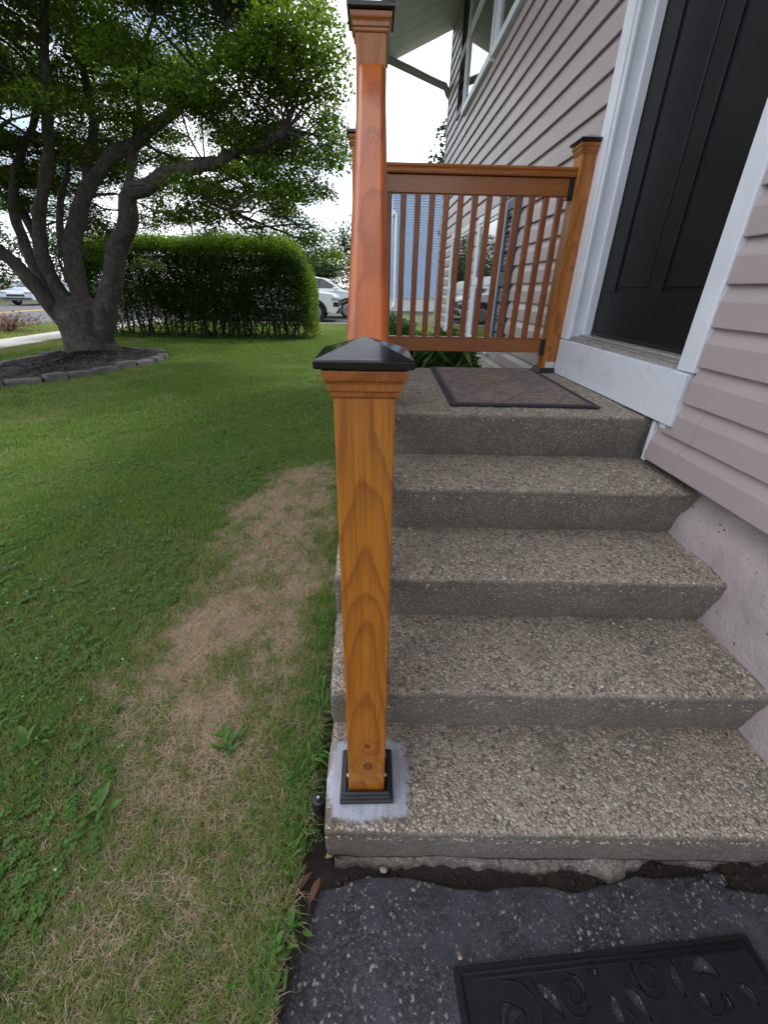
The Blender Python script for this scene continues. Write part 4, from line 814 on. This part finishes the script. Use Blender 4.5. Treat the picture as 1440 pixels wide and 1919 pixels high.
LIMBS = {
'A':[(-5.40,8.40,0.22),(-4.92,8.20,1.07),(-4.41,8.00,1.75),(-4.00,7.80,2.19),(-3.88,7.70,2.53),(-3.51,7.50,2.64),(-2.91,7.30,2.78),(-2.40,7.10,2.86),(-1.94,7.00,2.96),(-1.53,6.90,3.04),(-1.21,6.80,3.20)],
'B':[(-5.60,8.42,0.22),(-5.50,8.40,1.15),(-5.35,8.40,1.83),(-5.12,8.40,2.39),(-4.73,8.30,2.79),(-4.04,8.10,3.18),(-3.34,7.90,3.43),(-2.71,7.70,3.75),(-2.20,7.50,4.09),(-1.80,7.30,4.43)],
'C':[(-5.36,8.42,1.75),(-5.16,8.60,2.41),(-4.91,8.80,3.20),(-4.79,9.00,3.85),(-4.82,9.10,4.57),(-4.78,9.20,5.27),(-4.64,9.30,5.99)],
'D':[(-5.70,8.40,0.22),(-5.75,8.30,1.05),(-5.79,8.20,1.73),(-5.53,8.10,2.49),(-5.08,8.00,3.16),(-4.79,7.90,3.93),(-4.45,7.80,4.60),(-4.13,7.70,5.14)],
'E':[(-5.78,8.40,0.22),(-5.98,8.20,1.05),(-6.22,8.00,1.55),(-6.50,7.80,2.00),(-6.70,7.60,2.46),(-7.1,7.4,3.1)],
'F':[(-5.92,8.45,0.85),(-6.36,8.60,1.83),(-6.39,8.70,2.56),(-6.13,8.80,3.18),(-5.71,9.00,3.83),(-5.50,9.20,4.52)],
'G':[(-5.80,8.50,0.57),(-6.21,8.80,1.40),(-6.41,9.00,2.19),(-6.75,9.20,2.94),(-7.02,9.40,3.58)],
'H':[(-3.88,7.70,2.53),(-3.86,7.90,3.04),(-3.69,8.10,3.54),(-3.53,8.30,4.21),(-3.25,8.50,4.92)],
'I':[(-2.91,7.30,2.78),(-2.63,7.10,2.62),(-2.31,6.90,2.35),(-2.06,6.80,2.25)],
'J':[(-5.53,8.30,1.74),(-5.42,8.50,2.55),(-5.21,8.70,3.18)]}
LR = {'A': (.26, .05), 'B': (.24, .04), 'C': (.12, .05), 'D': (.20, .04), 'E': (.20, .07), 'F': (.14, .04), 'G': (.14, .05), 'H': (.07, .03), 'I': (.035, .015), 'J': (.09, .04)}
def smooth_path(pts, sub=4):
    pts = [Vector(p) for p in pts]; out = []
    for i in range(len(pts)-1):
        a, b, c, d = pts[max(i-1, 0)], pts[i], pts[i+1], pts[min(i+2, len(pts)-1)]
        for k in range(sub):
            t = k/sub; out.append(.5*((2*b)+(c-a)*t+(2*a-5*b+4*c-d)*t*t+(3*b-a-3*c+d)*t**3))
    out.append(pts[-1]); return out
maple = empty('maple_tree', (-5.55, 8.40, LZ)); tag(maple, 'big spreading maple with many crooked grey limbs rising from a mulch bed', 'tree'); MO = np.array(maple.location)
def trunk_piece():
    mb = MB(); hs = [-.05, .05, .12, .25, .4, .6, .85, 1.05]; rr = [.62, .52, .46, .415, .395, .40, .40, .26]; seg = 28; V = []
    for h, r in zip(hs, rr):
        for k in range(seg):
            a = 6.283*k/seg; e = 1+.13*math.sin(a*5+1)*max(.25, 1-h)+.10*mnoise.noise(Vector((math.cos(a)*2.5, math.sin(a)*2.5, h*3))); V.append((r*e*math.cos(a)*1.05-.08*h, r*e*math.sin(a)*.85, h))
    F = [(i*seg+k, i*seg+(k+1) % seg, (i+1)*seg+(k+1) % seg, (i+1)*seg+k) for i in range(len(hs)-1) for k in range(seg)]; F.append(tuple(range((len(hs)-1)*seg, len(hs)*seg)))
    return mb.add(V, F)
trunk = trunk_piece().build('trunk', M['bark'], maple, smooth=True)
allp = []
for k_, pts in LIMBS.items():
    sp_ = smooth_path(pts); n = len(sp_); r0, r1 = LR[k_]; rad = [.88*(r0+(r1-r0)*(i/(n-1))**.62)*(1+.16*mnoise.noise(p*3)) for i, p in enumerate(sp_)]
    pw = [p+Vector((mnoise.noise(p*1.4+Vector((9, 0, 0))), mnoise.noise(p*2), mnoise.noise(p*2+Vector((0, 5, 0)))))*.07*min(1, i/3) for i, p in enumerate(sp_)]
    tb = MB().tube(pw, rad, 14); tb.v = [tuple(Vector(v)+Vector((mnoise.noise(Vector(v)*7), mnoise.noise(Vector(v)*7+Vector((5, 0, 0))), mnoise.noise(Vector(v)*7+Vector((0, 5, 0)))))*.16*r0) for v in tb.v]
    tb.build('limb', M['bark'], maple, smooth=True, off=MO); allp += [(p, r) for p, r in zip(pw, rad)][5:]
# crown: flat leaf pads inside a broad dome
def zmin(x, y):
    return np.interp(x, [-9, -6.2, -5.2, -4.4, -3.6, -3.0, -2.2, -1.5, -.9, -.3], [2.4, 2.5, 2.8, 2.95, 2.95, 2.8, 2.5, 2.25, 2.15, 2.6])
cs = []
while len(cs) < 310:
    d = RNG.normal(size=3); d /= np.linalg.norm(d); rr = RNG.random()**.38; p = np.array([-4.75, 7.9, 3.6])+d*rr*np.array([4.25, 4.1, 3.5])
    if p[2] < zmin(p[0], p[1])+RNG.uniform(-.1, .75) or p[1] < 4.6: continue
    if p[2] < 3.5 and (RNG.random() < .4 or (p[1] < 7.2 and p[0] > -5.2 and p[0] < -1.6 and RNG.random() < .8)): continue
    if p[2] < 4.6 and p[1] < 6.2 and RNG.random() < .6: continue
    if p[1] < 6.9 and p[2] < 4.6 and -5.6 < p[0] < -1.9: continue
    cs.append(p)
for c in ((-3.25, 7.3, 2.36), (-2.9, 7.2, 2.28), (-2.6, 7.0, 2.32), (-2.2, 6.9, 2.30), (-3.0, 7.0, 2.2), (-2.4, 7.0, 2.2), (-1.6, 6.8, 2.7), (-2.0, 6.9, 2.75), (-1.75, 6.9, 2.1), (-1.4, 7.0, 2.25), (-1.05, 7.0, 2.15), (-.85, 6.9, 2.0), (-.7, 6.9, 1.78), (-1.9, 7.1, 2.45), (-1.2, 6.8, 2.55), (-.75, 7.2, 2.6), (-.5, 7.0, 2.95), (-4.9, 8.9, 1.95), (-5.4, 9.2, 1.85), (-4.5, 9.2, 1.7), (-5.2, 9.6, 2.2), (-6.0, 7.2, 2.45), (-6.4, 7.0, 2.3), (-6.6, 8.2, 2.2)): cs.append(np.array(c))
NB = len(cs)
for _ in range(60): cs.append(RNG.uniform([-2.9, 6.2, 2.55], [-.55, 8.8, 5.4]))
for _ in range(34): cs.append(RNG.uniform([-7.2, 8.9, 2.3], [-3.4, 10.8, 3.7]))
cs = np.array(cs); rs = RNG.uniform(.30, .66, len(cs)); rs[310:NB] = RNG.uniform(.28, .42, NB-310); rs[NB:] = RNG.uniform(.34, .58, len(cs)-NB)
C = pad_leaves(cs, rs, 1150, .30); C = C[C[:, 0] < -.22]
leaf_mesh('crown', C-MO, .047, M['maple'], maple, .55, asp=.75)
tw = MB(); LP_ = np.array([p for p, r in allp])
for c, r in zip(cs, rs):
    d = np.linalg.norm(LP_-c, axis=1)+.6*np.maximum(0, LP_[:, 2]-c[2]); i = int(np.argmin(d)); a = Vector(LP_[i]); b = Vector(c)
    if (b-a).length > 1.9: continue
    m1 = a.lerp(b, .35)+Vector((random.uniform(-.28, .28), random.uniform(-.28, .28), random.uniform(-.12, .28))); m2 = a.lerp(b, .7)+Vector((random.uniform(-.12, .12), random.uniform(-.12, .12), .05)); L = (b-a).length
    tw.tube(smooth_path([a, m1, m2, b], 2), [max(.005, .007+.011*L*(1-q/6)) for q in range(7)], 5, False)
    for _ in range(3): e = b+Vector((random.uniform(-1, 1)*r*.8, random.uniform(-1, 1)*r*.8, random.uniform(-.1, .1))); tw.tube([m2, m2.lerp(e, .5)+Vector((0, 0, .05)), e], [.010, .007, .004], 4, False)
tag(tw.build('twigs', M['bark'], maple, smooth=True, off=MO), kind='stuff')
# mulch bed and its ring of stone blocks
rp = [Vector((x_, y_, 0)) for x_, y_ in RINGP]; ring = []
for i in range(len(rp)):
    a, b, c, d = rp[i-1], rp[i], rp[(i+1) % len(rp)], rp[(i+2) % len(rp)]
    for k in range(4): t = k/4; ring.append(.5*((2*b)+(c-a)*t+(2*a-5*b+4*c-d)*t*t+(3*b-a-3*c+d)*t**3))
cen = sum(ring, Vector())/len(ring); V = []; F = []; NR = 14
for j in range(NR+1):
    q = j/NR
    for p in ring: w = p.lerp(Vector((-5.3, 7.7, 0)), q); V.append((w.x, w.y, LZ+.045+.10*q**.7+.025*mnoise.noise(Vector((w.x*6, w.y*6, 1)))+.02*mnoise.noise(Vector((w.x*19, w.y*19, 2)))))
n = len(ring); F = [(j*n+i, j*n+(i+1) % n, (j+1)*n+(i+1) % n, (j+1)*n+i) for j in range(NR) for i in range(n)]
tag(MB().add(V, F).build('mulch_bed', M['mulch'], smooth=True), kind='stuff')
n = 1500; t_ = RNG.integers(0, len(ring), n); q = RNG.random(n)**.6; RA = np.array([(p.x, p.y) for p in ring]); P2 = RA[t_]*(1-q[:, None])+np.array([-5.3, 7.7])*q[:, None]
C3 = np.stack([P2[:, 0], P2[:, 1], LZ+.06+.10*q**.7], 1); tag(leaf_mesh('mulch_chips', C3, .06, leafmat('mulch_chip', (.012, .009, .007), (.036, .026, .020), 0, .9), None, .9, asp=.35), kind='stuff')
acc = 0; i = 0; per = [(ring[(k+1) % len(ring)]-ring[k]).length for k in range(len(ring))]; tot = sum(per); s_pos = 0.0; bi = 0
def at_len(s_):
    s_ %= tot
    for k, L in enumerate(per):
        if s_ <= L: return ring[k].lerp(ring[(k+1) % len(ring)], s_/L)
        s_ -= L
    return ring[0]
while s_pos < tot-.2:
    L = random.uniform(.27, .46); a, b = at_len(s_pos), at_len(s_pos+L); m_ = (a+b)/2; d = b-a; ang = math.atan2(d.y, d.x); hh = random.uniform(.085, .13); mb = MB(); x_ = L/2-.014; w_ = random.uniform(.08, .11); tp = .012
    mb.add([(-x_, -w_, -.06), (x_, -w_, -.06), (x_, w_, -.06), (-x_, w_, -.06), (-x_+tp, -w_+tp, hh+random.uniform(-.012, .012)), (x_-tp, -w_+tp, hh+random.uniform(-.012, .012)), (x_-tp, w_-tp, hh), (-x_+tp, w_-tp, hh)], [(0,3,2,1),(4,5,6,7),(0,1,5,4),(1,2,6,5),(2,3,7,6),(3,0,4,7)])
    o = mb.build('edging_stone', M['block'], None, (m_.x, m_.y, LZ), bevel=.016, seg=2); o.rotation_euler = (random.uniform(-.06, .06), random.uniform(-.05, .05), ang+random.uniform(-.06, .06)); tag(o, 'weathered grey edging stone in the ring round the maple mulch bed', 'edging stone', 'edging stones round the maple bed'); s_pos += L+.008

# ------------------------------------------------------------------ hedge
hd = empty('hedge', (-4.6, 12.05, LZ)); tag(hd, 'tall clipped dark green hedge with a bright rounded top standing behind the maple', 'hedge'); HDO = np.array(hd.location)
def hedge_pts(n, shell):
    a, b, c = 3.15, .95, 2.30; d = RNG.normal(size=(n, 3)); d[:, 2] = np.abs(d[:, 2]); 
    t = RNG.random(n)*2-1
    p = RNG.uniform([-1, -1, 0], [1, 1, 1], (n, 3)); ax_ = RNG.integers(0, 5, n)
    p[ax_ == 0, 1] = -1; p[ax_ == 1, 1] = 1; p[(ax_ == 2) | (ax_ == 4), 2] = 1; p[ax_ == 3, 0] = np.where(RNG.random((ax_ == 3).sum()) < .7, 1, -1)
    e = 5.0; nm = (np.abs(p[:, 0])**9+np.abs(p[:, 1])**e+np.abs(p[:, 2])**e)**(1/e); p = p/np.maximum(nm, 1e-6)[:, None]*(1-shell*RNG.random(n)[:, None])
    p = p*np.array([a, b, c]); w = (fbm(p[:, 0]*1.5+9, p[:, 2]*1.5+p[:, 1]*1.3, 51)-.5)*.28; p[:, 1] *= 1+w*.5; p[:, 2] *= 1+w*.35; p[:, 0] += w*.3
    p[:, 1] *= .78+.22*np.clip(p[:, 2]/.9, 0, 1)
    return p
p = hedge_pts(150000, .12); q = p[:, 2]/2.3; keepp = RNG.random(len(p)) < np.clip(.38+1.8*(q-.05), .35, 1); keepp &= (fbm(p[:, 0]*5+3, p[:, 2]*5, 52) > .46-.75*q) | (q > .6); p = p[keepp]
p2 = hedge_pts(95000, .8); p2 = p2[RNG.random(len(p2)) < np.clip((p2[:, 2]-.1)/.9, .22, 1)]; p = np.concatenate([p, p2]); p[:, 2] += RNG.gamma(.8, .055, len(p))*(p[:, 2] > 1.95)
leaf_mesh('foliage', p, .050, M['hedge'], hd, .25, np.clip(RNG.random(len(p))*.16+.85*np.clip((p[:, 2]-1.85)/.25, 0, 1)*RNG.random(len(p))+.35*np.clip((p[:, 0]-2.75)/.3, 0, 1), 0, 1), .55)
st = MB()
for i in range(95):
    x_ = random.uniform(-3.0, 3.0); y_ = random.uniform(-.55, .55); pts = [Vector((x_, y_, -.05))]
    for k in range(5): pts.append(pts[-1]+Vector((random.uniform(-.12, .12), random.uniform(-.1, .1), random.uniform(.28, .42))))
    st.tube(pts, [.022, .018, .014, .011, .008, .005], 5, False)
    for k in range(5): a = pts[random.randint(1, 4)]; st.tube([a, a+Vector((random.uniform(-.3, .3), random.uniform(-.4, .4), random.uniform(.05, .4)))], [.007, .003], 4, False)
tag(st.build('stems', M['stem'], hd, smooth=True), kind='stuff')

# ------------------------------------------------------------------ trees far behind
def far_tree(name, loc, h, w, n, lab, group=None, size=.3, mat='farleaf', trunk_c='bark', base=.25):
    t = empty(name, loc); tag(t, lab, 'tree', group); MB().tube([(0, 0, -.1), (.05, .03, h*.3), (-.04, .0, h*.62), (0, 0, h*.9)], [h*.028, h*.022, h*.013, h*.004], 8).build('trunk', M[trunk_c], t, smooth=True)
    k = 34; d = RNG.normal(size=(k, 3)); d /= np.linalg.norm(d, axis=1, keepdims=True); cc = d*(RNG.random(k)[:, None]**.4)*np.array([w/2, w/2, h*(1-base)/2])+np.array([0, 0, h*(1+base)/2]); r = RNG.uniform(.16, .28, k)*w
    cc = np.repeat(cc, n//k, 0); rr = np.repeat(r, n//k); dd = RNG.normal(size=cc.shape); dd /= np.linalg.norm(dd, axis=1, keepdims=True)
    leaf_mesh('crown', cc+dd*rr[:, None]*(RNG.random(len(cc))[:, None]**.5)*np.array([1, 1, .75]), size, M[mat], t, .3); return t
far_tree('far_tree', (-5.2, 44, 0), 5.6, 5.0, 5000, 'rounded dark green tree behind the parked white cars', size=.28, base=.1)
far_tree('far_tree', (-1.5, 52, 0), 7.2, 6.0, 5000, 'tall dark tree behind the stair handrail beyond the parked cars', size=.3, base=.1)
far_tree('far_tree', (-9.5, 50, 0), 6.4, 6.0, 4000, 'dark green tree partly hidden behind the hedge', size=.3, base=.1)
far_tree('far_tree', (3.9, 20.0, 0), 8.4, 2.6, 5000, 'slim green treetop rising behind the far corner of the house', size=.17)
far_tree('street_tree', (-27, 33, 0), 4.6, 5.0, 4500, 'bushy tree across the road behind the silver car', size=.25, base=.08)
far_tree('street_tree', (-29, 27, 0), 5.2, 5.5, 4500, 'broad green tree across the road at the end of the sidewalk view', size=.25, base=.08)
far_tree('street_tree', (-27, 42, 0), 5.6, 6.5, 4500, 'tree across the road seen between the maple limbs', size=.28, base=.08)
far_tree('street_tree', (-20.5, 60, 0), 6.0, 7, 4000, 'distant tree far up the road behind the hedge', size=.3, base=.08)
# reddish shrub on the verge
rs_ = empty('red_shrub', (-10.15, 12.35, LZ)); tag(rs_, 'low reddish twiggy shrub on the grass verge by the road', 'shrub'); mb = MB()
for i in range(60):
    a = random.uniform(0, 6.28); r = random.uniform(.3, .85); mb.tube([(0, 0, 0), (math.cos(a)*r*.5, math.sin(a)*r*.5, random.uniform(.2, .5)), (math.cos(a)*r, math.sin(a)*r, random.uniform(.02, .45))], [.012, .007, .003], 4, False)
mb.build('branches', plain('dead_branch', (.20, .14, .11), .9, .2, 9), rs_, smooth=True); d = RNG.normal(size=(700, 3))*np.array([.42, .42, .12])+np.array([0, 0, .26]); d[:, 2] = np.abs(d[:, 2]); leaf_mesh('foliage', d, .07, M['redshrub'], rs_, .3)

# ------------------------------------------------------------------ vehicles
def arc(cx, cz, r, n=12): return [(cx+r*math.cos(math.pi-math.pi*i/n), cz+r*math.sin(math.pi-math.pi*i/n)) for i in range(n+1)]
def car(name, loc, rz, lab, paint, suv=True, group=None):
    c = empty(name, loc, rz); tag(c, lab, 'car', group); W = .91 if suv else .87; wr = .355 if suv else .315; ax_ = 1.33 if suv else 1.30
    if suv:
        low = [(-2.22, .38)]+arc(-ax_, wr, wr+.06)+[(-ax_+wr+.08, .30)]+arc(ax_, wr, wr+.06)+[(2.12, .30), (2.24, .46), (2.25, .70), (2.19, .92), (2.02, 1.03), (1.15, 1.12), (-2.10, 1.12), (-2.26, .80)]
        gh = [(1.22, 1.10), (.42, 1.58), (-.2, 1.66), (-1.55, 1.62), (-2.15, 1.10)]
    else:
        low = [(-2.28, .36)]+arc(-ax_, wr, wr+.05)+[(-ax_+wr+.08, .26)]+arc(ax_, wr, wr+.05)+[(2.16, .26), (2.28, .42), (2.27, .60), (2.14, .76), (1.15, .90), (-1.5, .95), (-2.22, .92), (-2.32, .62)]
        gh = [(1.18, .88), (.35, 1.36), (-.9, 1.40), (-1.85, .93)]
    mb = MB(); n = len(low); lay = [(-W+.04, .94), (-W, 1.0), (-W+.01, 1.0), (W-.01, 1.0), (W, 1.0), (W-.04, .94)]; mb.prism(low, -W, W); mb.build('body', paint, c, bevel=.035, seg=3)
    g = len(gh); wb, wt = W-.06, W-.24; zt = max(z for _, z in gh); z0 = min(z for _, z in gh)
    def yy_(z): return wb+(wt-wb)*(z-z0)/(zt-z0)
    v = [(x, -yy_(z), z) for x, z in gh]+[(x, yy_(z), z) for x, z in gh]; MB().add(v, [(i, (i+1) % g, (i+1) % g+g, i+g) for i in range(g)]+[tuple(range(g-1, -1, -1)), tuple(range(g, 2*g))]).build('cabin', paint, c, bevel=.03, seg=2)
    cxg = sum(x for x, _ in gh)/g; czg = sum(z for _, z in gh)/g
    def sh(x, z, s_=.84): return (cxg+(x-cxg)*s_, czg+.02+(z-czg)*.74)
    for sgn in (-1, 1):
        q = [sh(x, z) for x, z in gh]; split = cxg-.05
        for part in (0, 1):
            pl = []
            for i in range(len(q)):
                a, b = q[i], q[(i+1) % len(q)]; ia = (a[0] > split+.03) == (part == 0) if part == 0 else a[0] < split-.03
                ia = a[0] > split+.03 if part == 0 else a[0] < split-.03; ib = b[0] > split+.03 if part == 0 else b[0] < split-.03; lim = split+.03 if part == 0 else split-.03
                if ia: pl.append(a)
                if ia != ib: t = (lim-a[0])/(b[0]-a[0]); pl.append((lim, a[1]+(b[1]-a[1])*t))
            if len(pl) >= 3:
                vv = [(x, sgn*(yy_(z)+.004), z) for x, z in pl]+[(x, sgn*(yy_(z)-.02), z) for x, z in pl]; m = len(pl); MB().add(vv, [tuple(range(m)), tuple(range(2*m-1, m-1, -1))]+[(i, (i+1) % m, (i+1) % m+m, i+m) for i in range(m)]).build('side_window', M['glass'], c)
    for (i0, i1), nm in (((0, 1), 'windscreen'), ((g-2, g-1), 'rear_window')):
        (xa, za), (xb, zb_) = gh[i0], gh[i1]; nx_, nz_ = (zb_-za), -(xb-xa); ln_ = math.hypot(nx_, nz_); s_ = .006 if nm == 'windscreen' else .006; nx_, nz_ = (nx_/ln_*s_, nz_/ln_*s_); nx_ = abs(nx_) if nm == 'windscreen' else -abs(nx_); nz_ = abs(nz_)
        P_ = []
        for t, e in ((.1, .93), (.92, .90)): x, z = xa+(xb-xa)*t, za+(zb_-za)*t; P_ += [(x+nx_, -yy_(z)*e, z+nz_), (x+nx_, yy_(z)*e, z+nz_)]
        MB().add(P_+[(x-nx_*3, y, z-nz_*3) for x, y, z in P_], [(0, 1, 3, 2), (4, 6, 7, 5), (0, 2, 6, 4), (1, 5, 7, 3), (0, 4, 5, 1), (2, 3, 7, 6)]).build(nm, M['glass'], c)
    if suv:
        for sgn in (-1, 1):
            for a in (-ax_, ax_):
                o_ = arc(a, wr, wr+.13); i_ = arc(a, wr, wr+.05)[::-1]; MB().prism(o_+i_, sgn*W-.012 if sgn > 0 else -W-.012, sgn*W+.012).build('arch_trim', M['carblack'], c)
            MB().box(-ax_+wr+.1, ax_-wr-.1, sgn*W-.012, sgn*W+.014, .30, .44).build('sill_trim', M['carblack'], c)
        MB().box(2.16, 2.275, -W*.80, W*.80, .32, .52).build('bumper_trim', M['carblack'], c, bevel=.02); MB().box(2.19, 2.268, -.5, .5, .58, .82).build('grille', M['carblack'], c, bevel=.02)
    else: MB().box(2.2, 2.285, -.5, .5, .46, .58).build('grille', M['carblack'], c, bevel=.01); MB().box(2.2, 2.30, -W*.9, W*.9, .33, .40).build('bumper_trim', M['carblack'], c, bevel=.01)
    for sgn in (-1, 1):
        zc = .84 if suv else .66
        MB().box(1.98 if suv else 2.0, 2.235 if suv else 2.275, min(sgn*W*.58, sgn*(W+.006)), max(sgn*W*.58, sgn*(W+.006)), zc-.07, zc+.06).build('headlight', M['lamp'], c, bevel=.02)
        if suv: MB().box(2.05, 2.262, min(sgn*W*.75, sgn*(W+.008)), max(sgn*W*.75, sgn*(W+.008)), .56, .74).build('lamp_recess', M['carblack'], c, bevel=.02)
        mz = 1.13 if suv else .95; MB().box(.72, .92, min(sgn*W, sgn*(W+.2)), max(sgn*W, sgn*(W+.2)), mz, mz+.13).build('mirror', paint, c, bevel=.03); MB().box(-.25, -.05, min(sgn*W, sgn*(W+.02)), max(sgn*W, sgn*(W+.02)), mz-.22, mz-.18).build('door_handle', paint, c, bevel=.005)
        for a in (-ax_, ax_):
            w = empty('wheel', (a, sgn*(W-.12), wr), parent=c); MB().lathe([(wr*.62, -.10), (wr*.95, -.11), (wr, -.08), (wr, .08), (wr*.95, .11), (wr*.62, .10)], 28, axis='y').build('tyre', M['tyre'], w)
            rm_ = MB(); rm_.lathe([(wr*.66, -.105), (wr*.60, -.115), (wr*.58, -.09)], 24, axis='y'); rm_.lathe([(wr*.66, .105), (wr*.60, .115), (wr*.58, .09)], 24, axis='y')
            for i in range(5):
                an = 6.283*i/5+.3
                for e in (-.112, .100): ca, sa = math.cos(an), math.sin(an); hw = wr*.11; rm_.add([(ca*r-sa*s2, y_, sa*r+ca*s2) for y_ in (e, e+.012) for r, s2 in ((.02, -hw), (.02, hw), (wr*.63, hw*.8), (wr*.63, -hw*.8))], [(0,1,2,3),(4,7,6,5),(0,4,5,1),(1,5,6,2),(2,6,7,3),(3,7,4,0)])
            rm_.build('rim', M['rim'], w)
    return c
car('white_suv', (-3.60, 18.75, LZ+.012), 0, 'white SUV with black wheel arch trim parked beyond the end of the hedge', M['paint_white'], True)
car('white_car', (-2.45, 21.35, LZ+.012), 0, 'white car parked on the far side of the white SUV', plain('white_car_paint_cool', (.66, .72, .72), .25, .03, 2, 0, coat=.8, coatr=.05), True)
car('silver_sedan', (-20.3, 28.9, LZ+.012), -math.pi/2, 'silver-blue sedan on the road seen left of the maple trunk', M['paint_silver'], False)

# ------------------------------------------------------------------ neighbour's house, wires
nh = empty('neighbour_house', (1.15, 28.5, LZ)); tag(nh, 'light blue sided neighbouring house with white foundation seen through the balusters', 'house')
mb = MB(); n = 46; pr = []
for i in range(n): z = .75+i*.125; pr += [(-.055, z), (-.050, z+.012), (-.004, z+.125)]
pr = [(.05, .74)]+pr+[(.05, .75+n*.125)]
v = [(0, y, z) for y, z in pr]+[(9, y, z) for y, z in pr]; m = len(pr); mb.add(v, [(i, i+1, i+1+m, i+m) for i in range(m-1)]); mb.box(.02, 8.98, .03, 8, .74, 6.4); mb.build('wall', M['bluesiding'], nh)
MB().box(.03, 8.97, .02, 8, -.2, .745).build('foundation', plain('white_foundation', (.55, .53, .54), .8, .1, 2), nh)
MB().add([(-.35, -.3, 6.30), (4.5, -.3, 7.5), (9.35, -.3, 6.30), (-.35, 8.3, 6.30), (4.5, 8.3, 7.5), (9.35, 8.3, 6.30), (-.35, -.3, 6.46), (4.5, -.3, 7.68), (9.35, -.3, 6.46), (-.35, 8.3, 6.46), (4.5, 8.3, 7.68), (9.35, 8.3, 6.46)], [(0,3,4,1),(1,4,5,2),(6,7,10,9),(7,8,11,10),(0,1,7,6),(1,2,8,7),(0,6,9,3),(2,5,11,8),(3,9,10,4),(4,10,11,5)]).build('roof', M['roof'], nh)
MB().add([(0, .0, 6.3), (9, .0, 6.3), (4.5, .0, 7.4), (0, .1, 6.3), (9, .1, 6.3), (4.5, .1, 7.4)], [(0,1,2),(3,5,4),(0,3,4,1),(1,4,5,2),(2,5,3,0)]).build('gable', M['bluesiding'], nh)
MB().tube([(-.04, -.12, 4.85), (.0, -.12, 5.0), (.10, -.12, 5.06), (.17, -.12, 4.98), (.19, -.12, 4.8), (.19, -.12, .5), (.12, -.25, .2)], .075, 8).build('downspout', M['white'], nh)
for y_ in (6, 62):
    u_ = empty('utility_pole', (-22.4, y_, 0)); tag(u_, 'wooden utility pole carrying wires along the far side of the road' if y_ > 20 else 'wooden utility pole across the road before the silver car', 'pole'); MB().tube([(0, 0, -.2), (0, 0, 9.6)], [.16, .11], 10).build('pole', M['pole'], u_, smooth=True); MB().box(-.9, .9, -.06, .06, 8.9, 9.05).build('crossarm', M['pole'], u_)
for (xo, z_) in ((-.15, 6.2), (-.12, 6.55), (.13, 7.0), (.13, 7.6), (-.7, 9.1), (.7, 9.1)):
    pts = [(-22.4+xo, 6+56*i/20, z_-1.1*(1-((i-10)/10)**2)*.7) for i in range(21)]; tag(MB().tube(pts, .030, 5).build('overhead_wire', M['wire']), 'thin dark overhead wire strung along the road behind the maple', 'wire', 'overhead wires along the road')
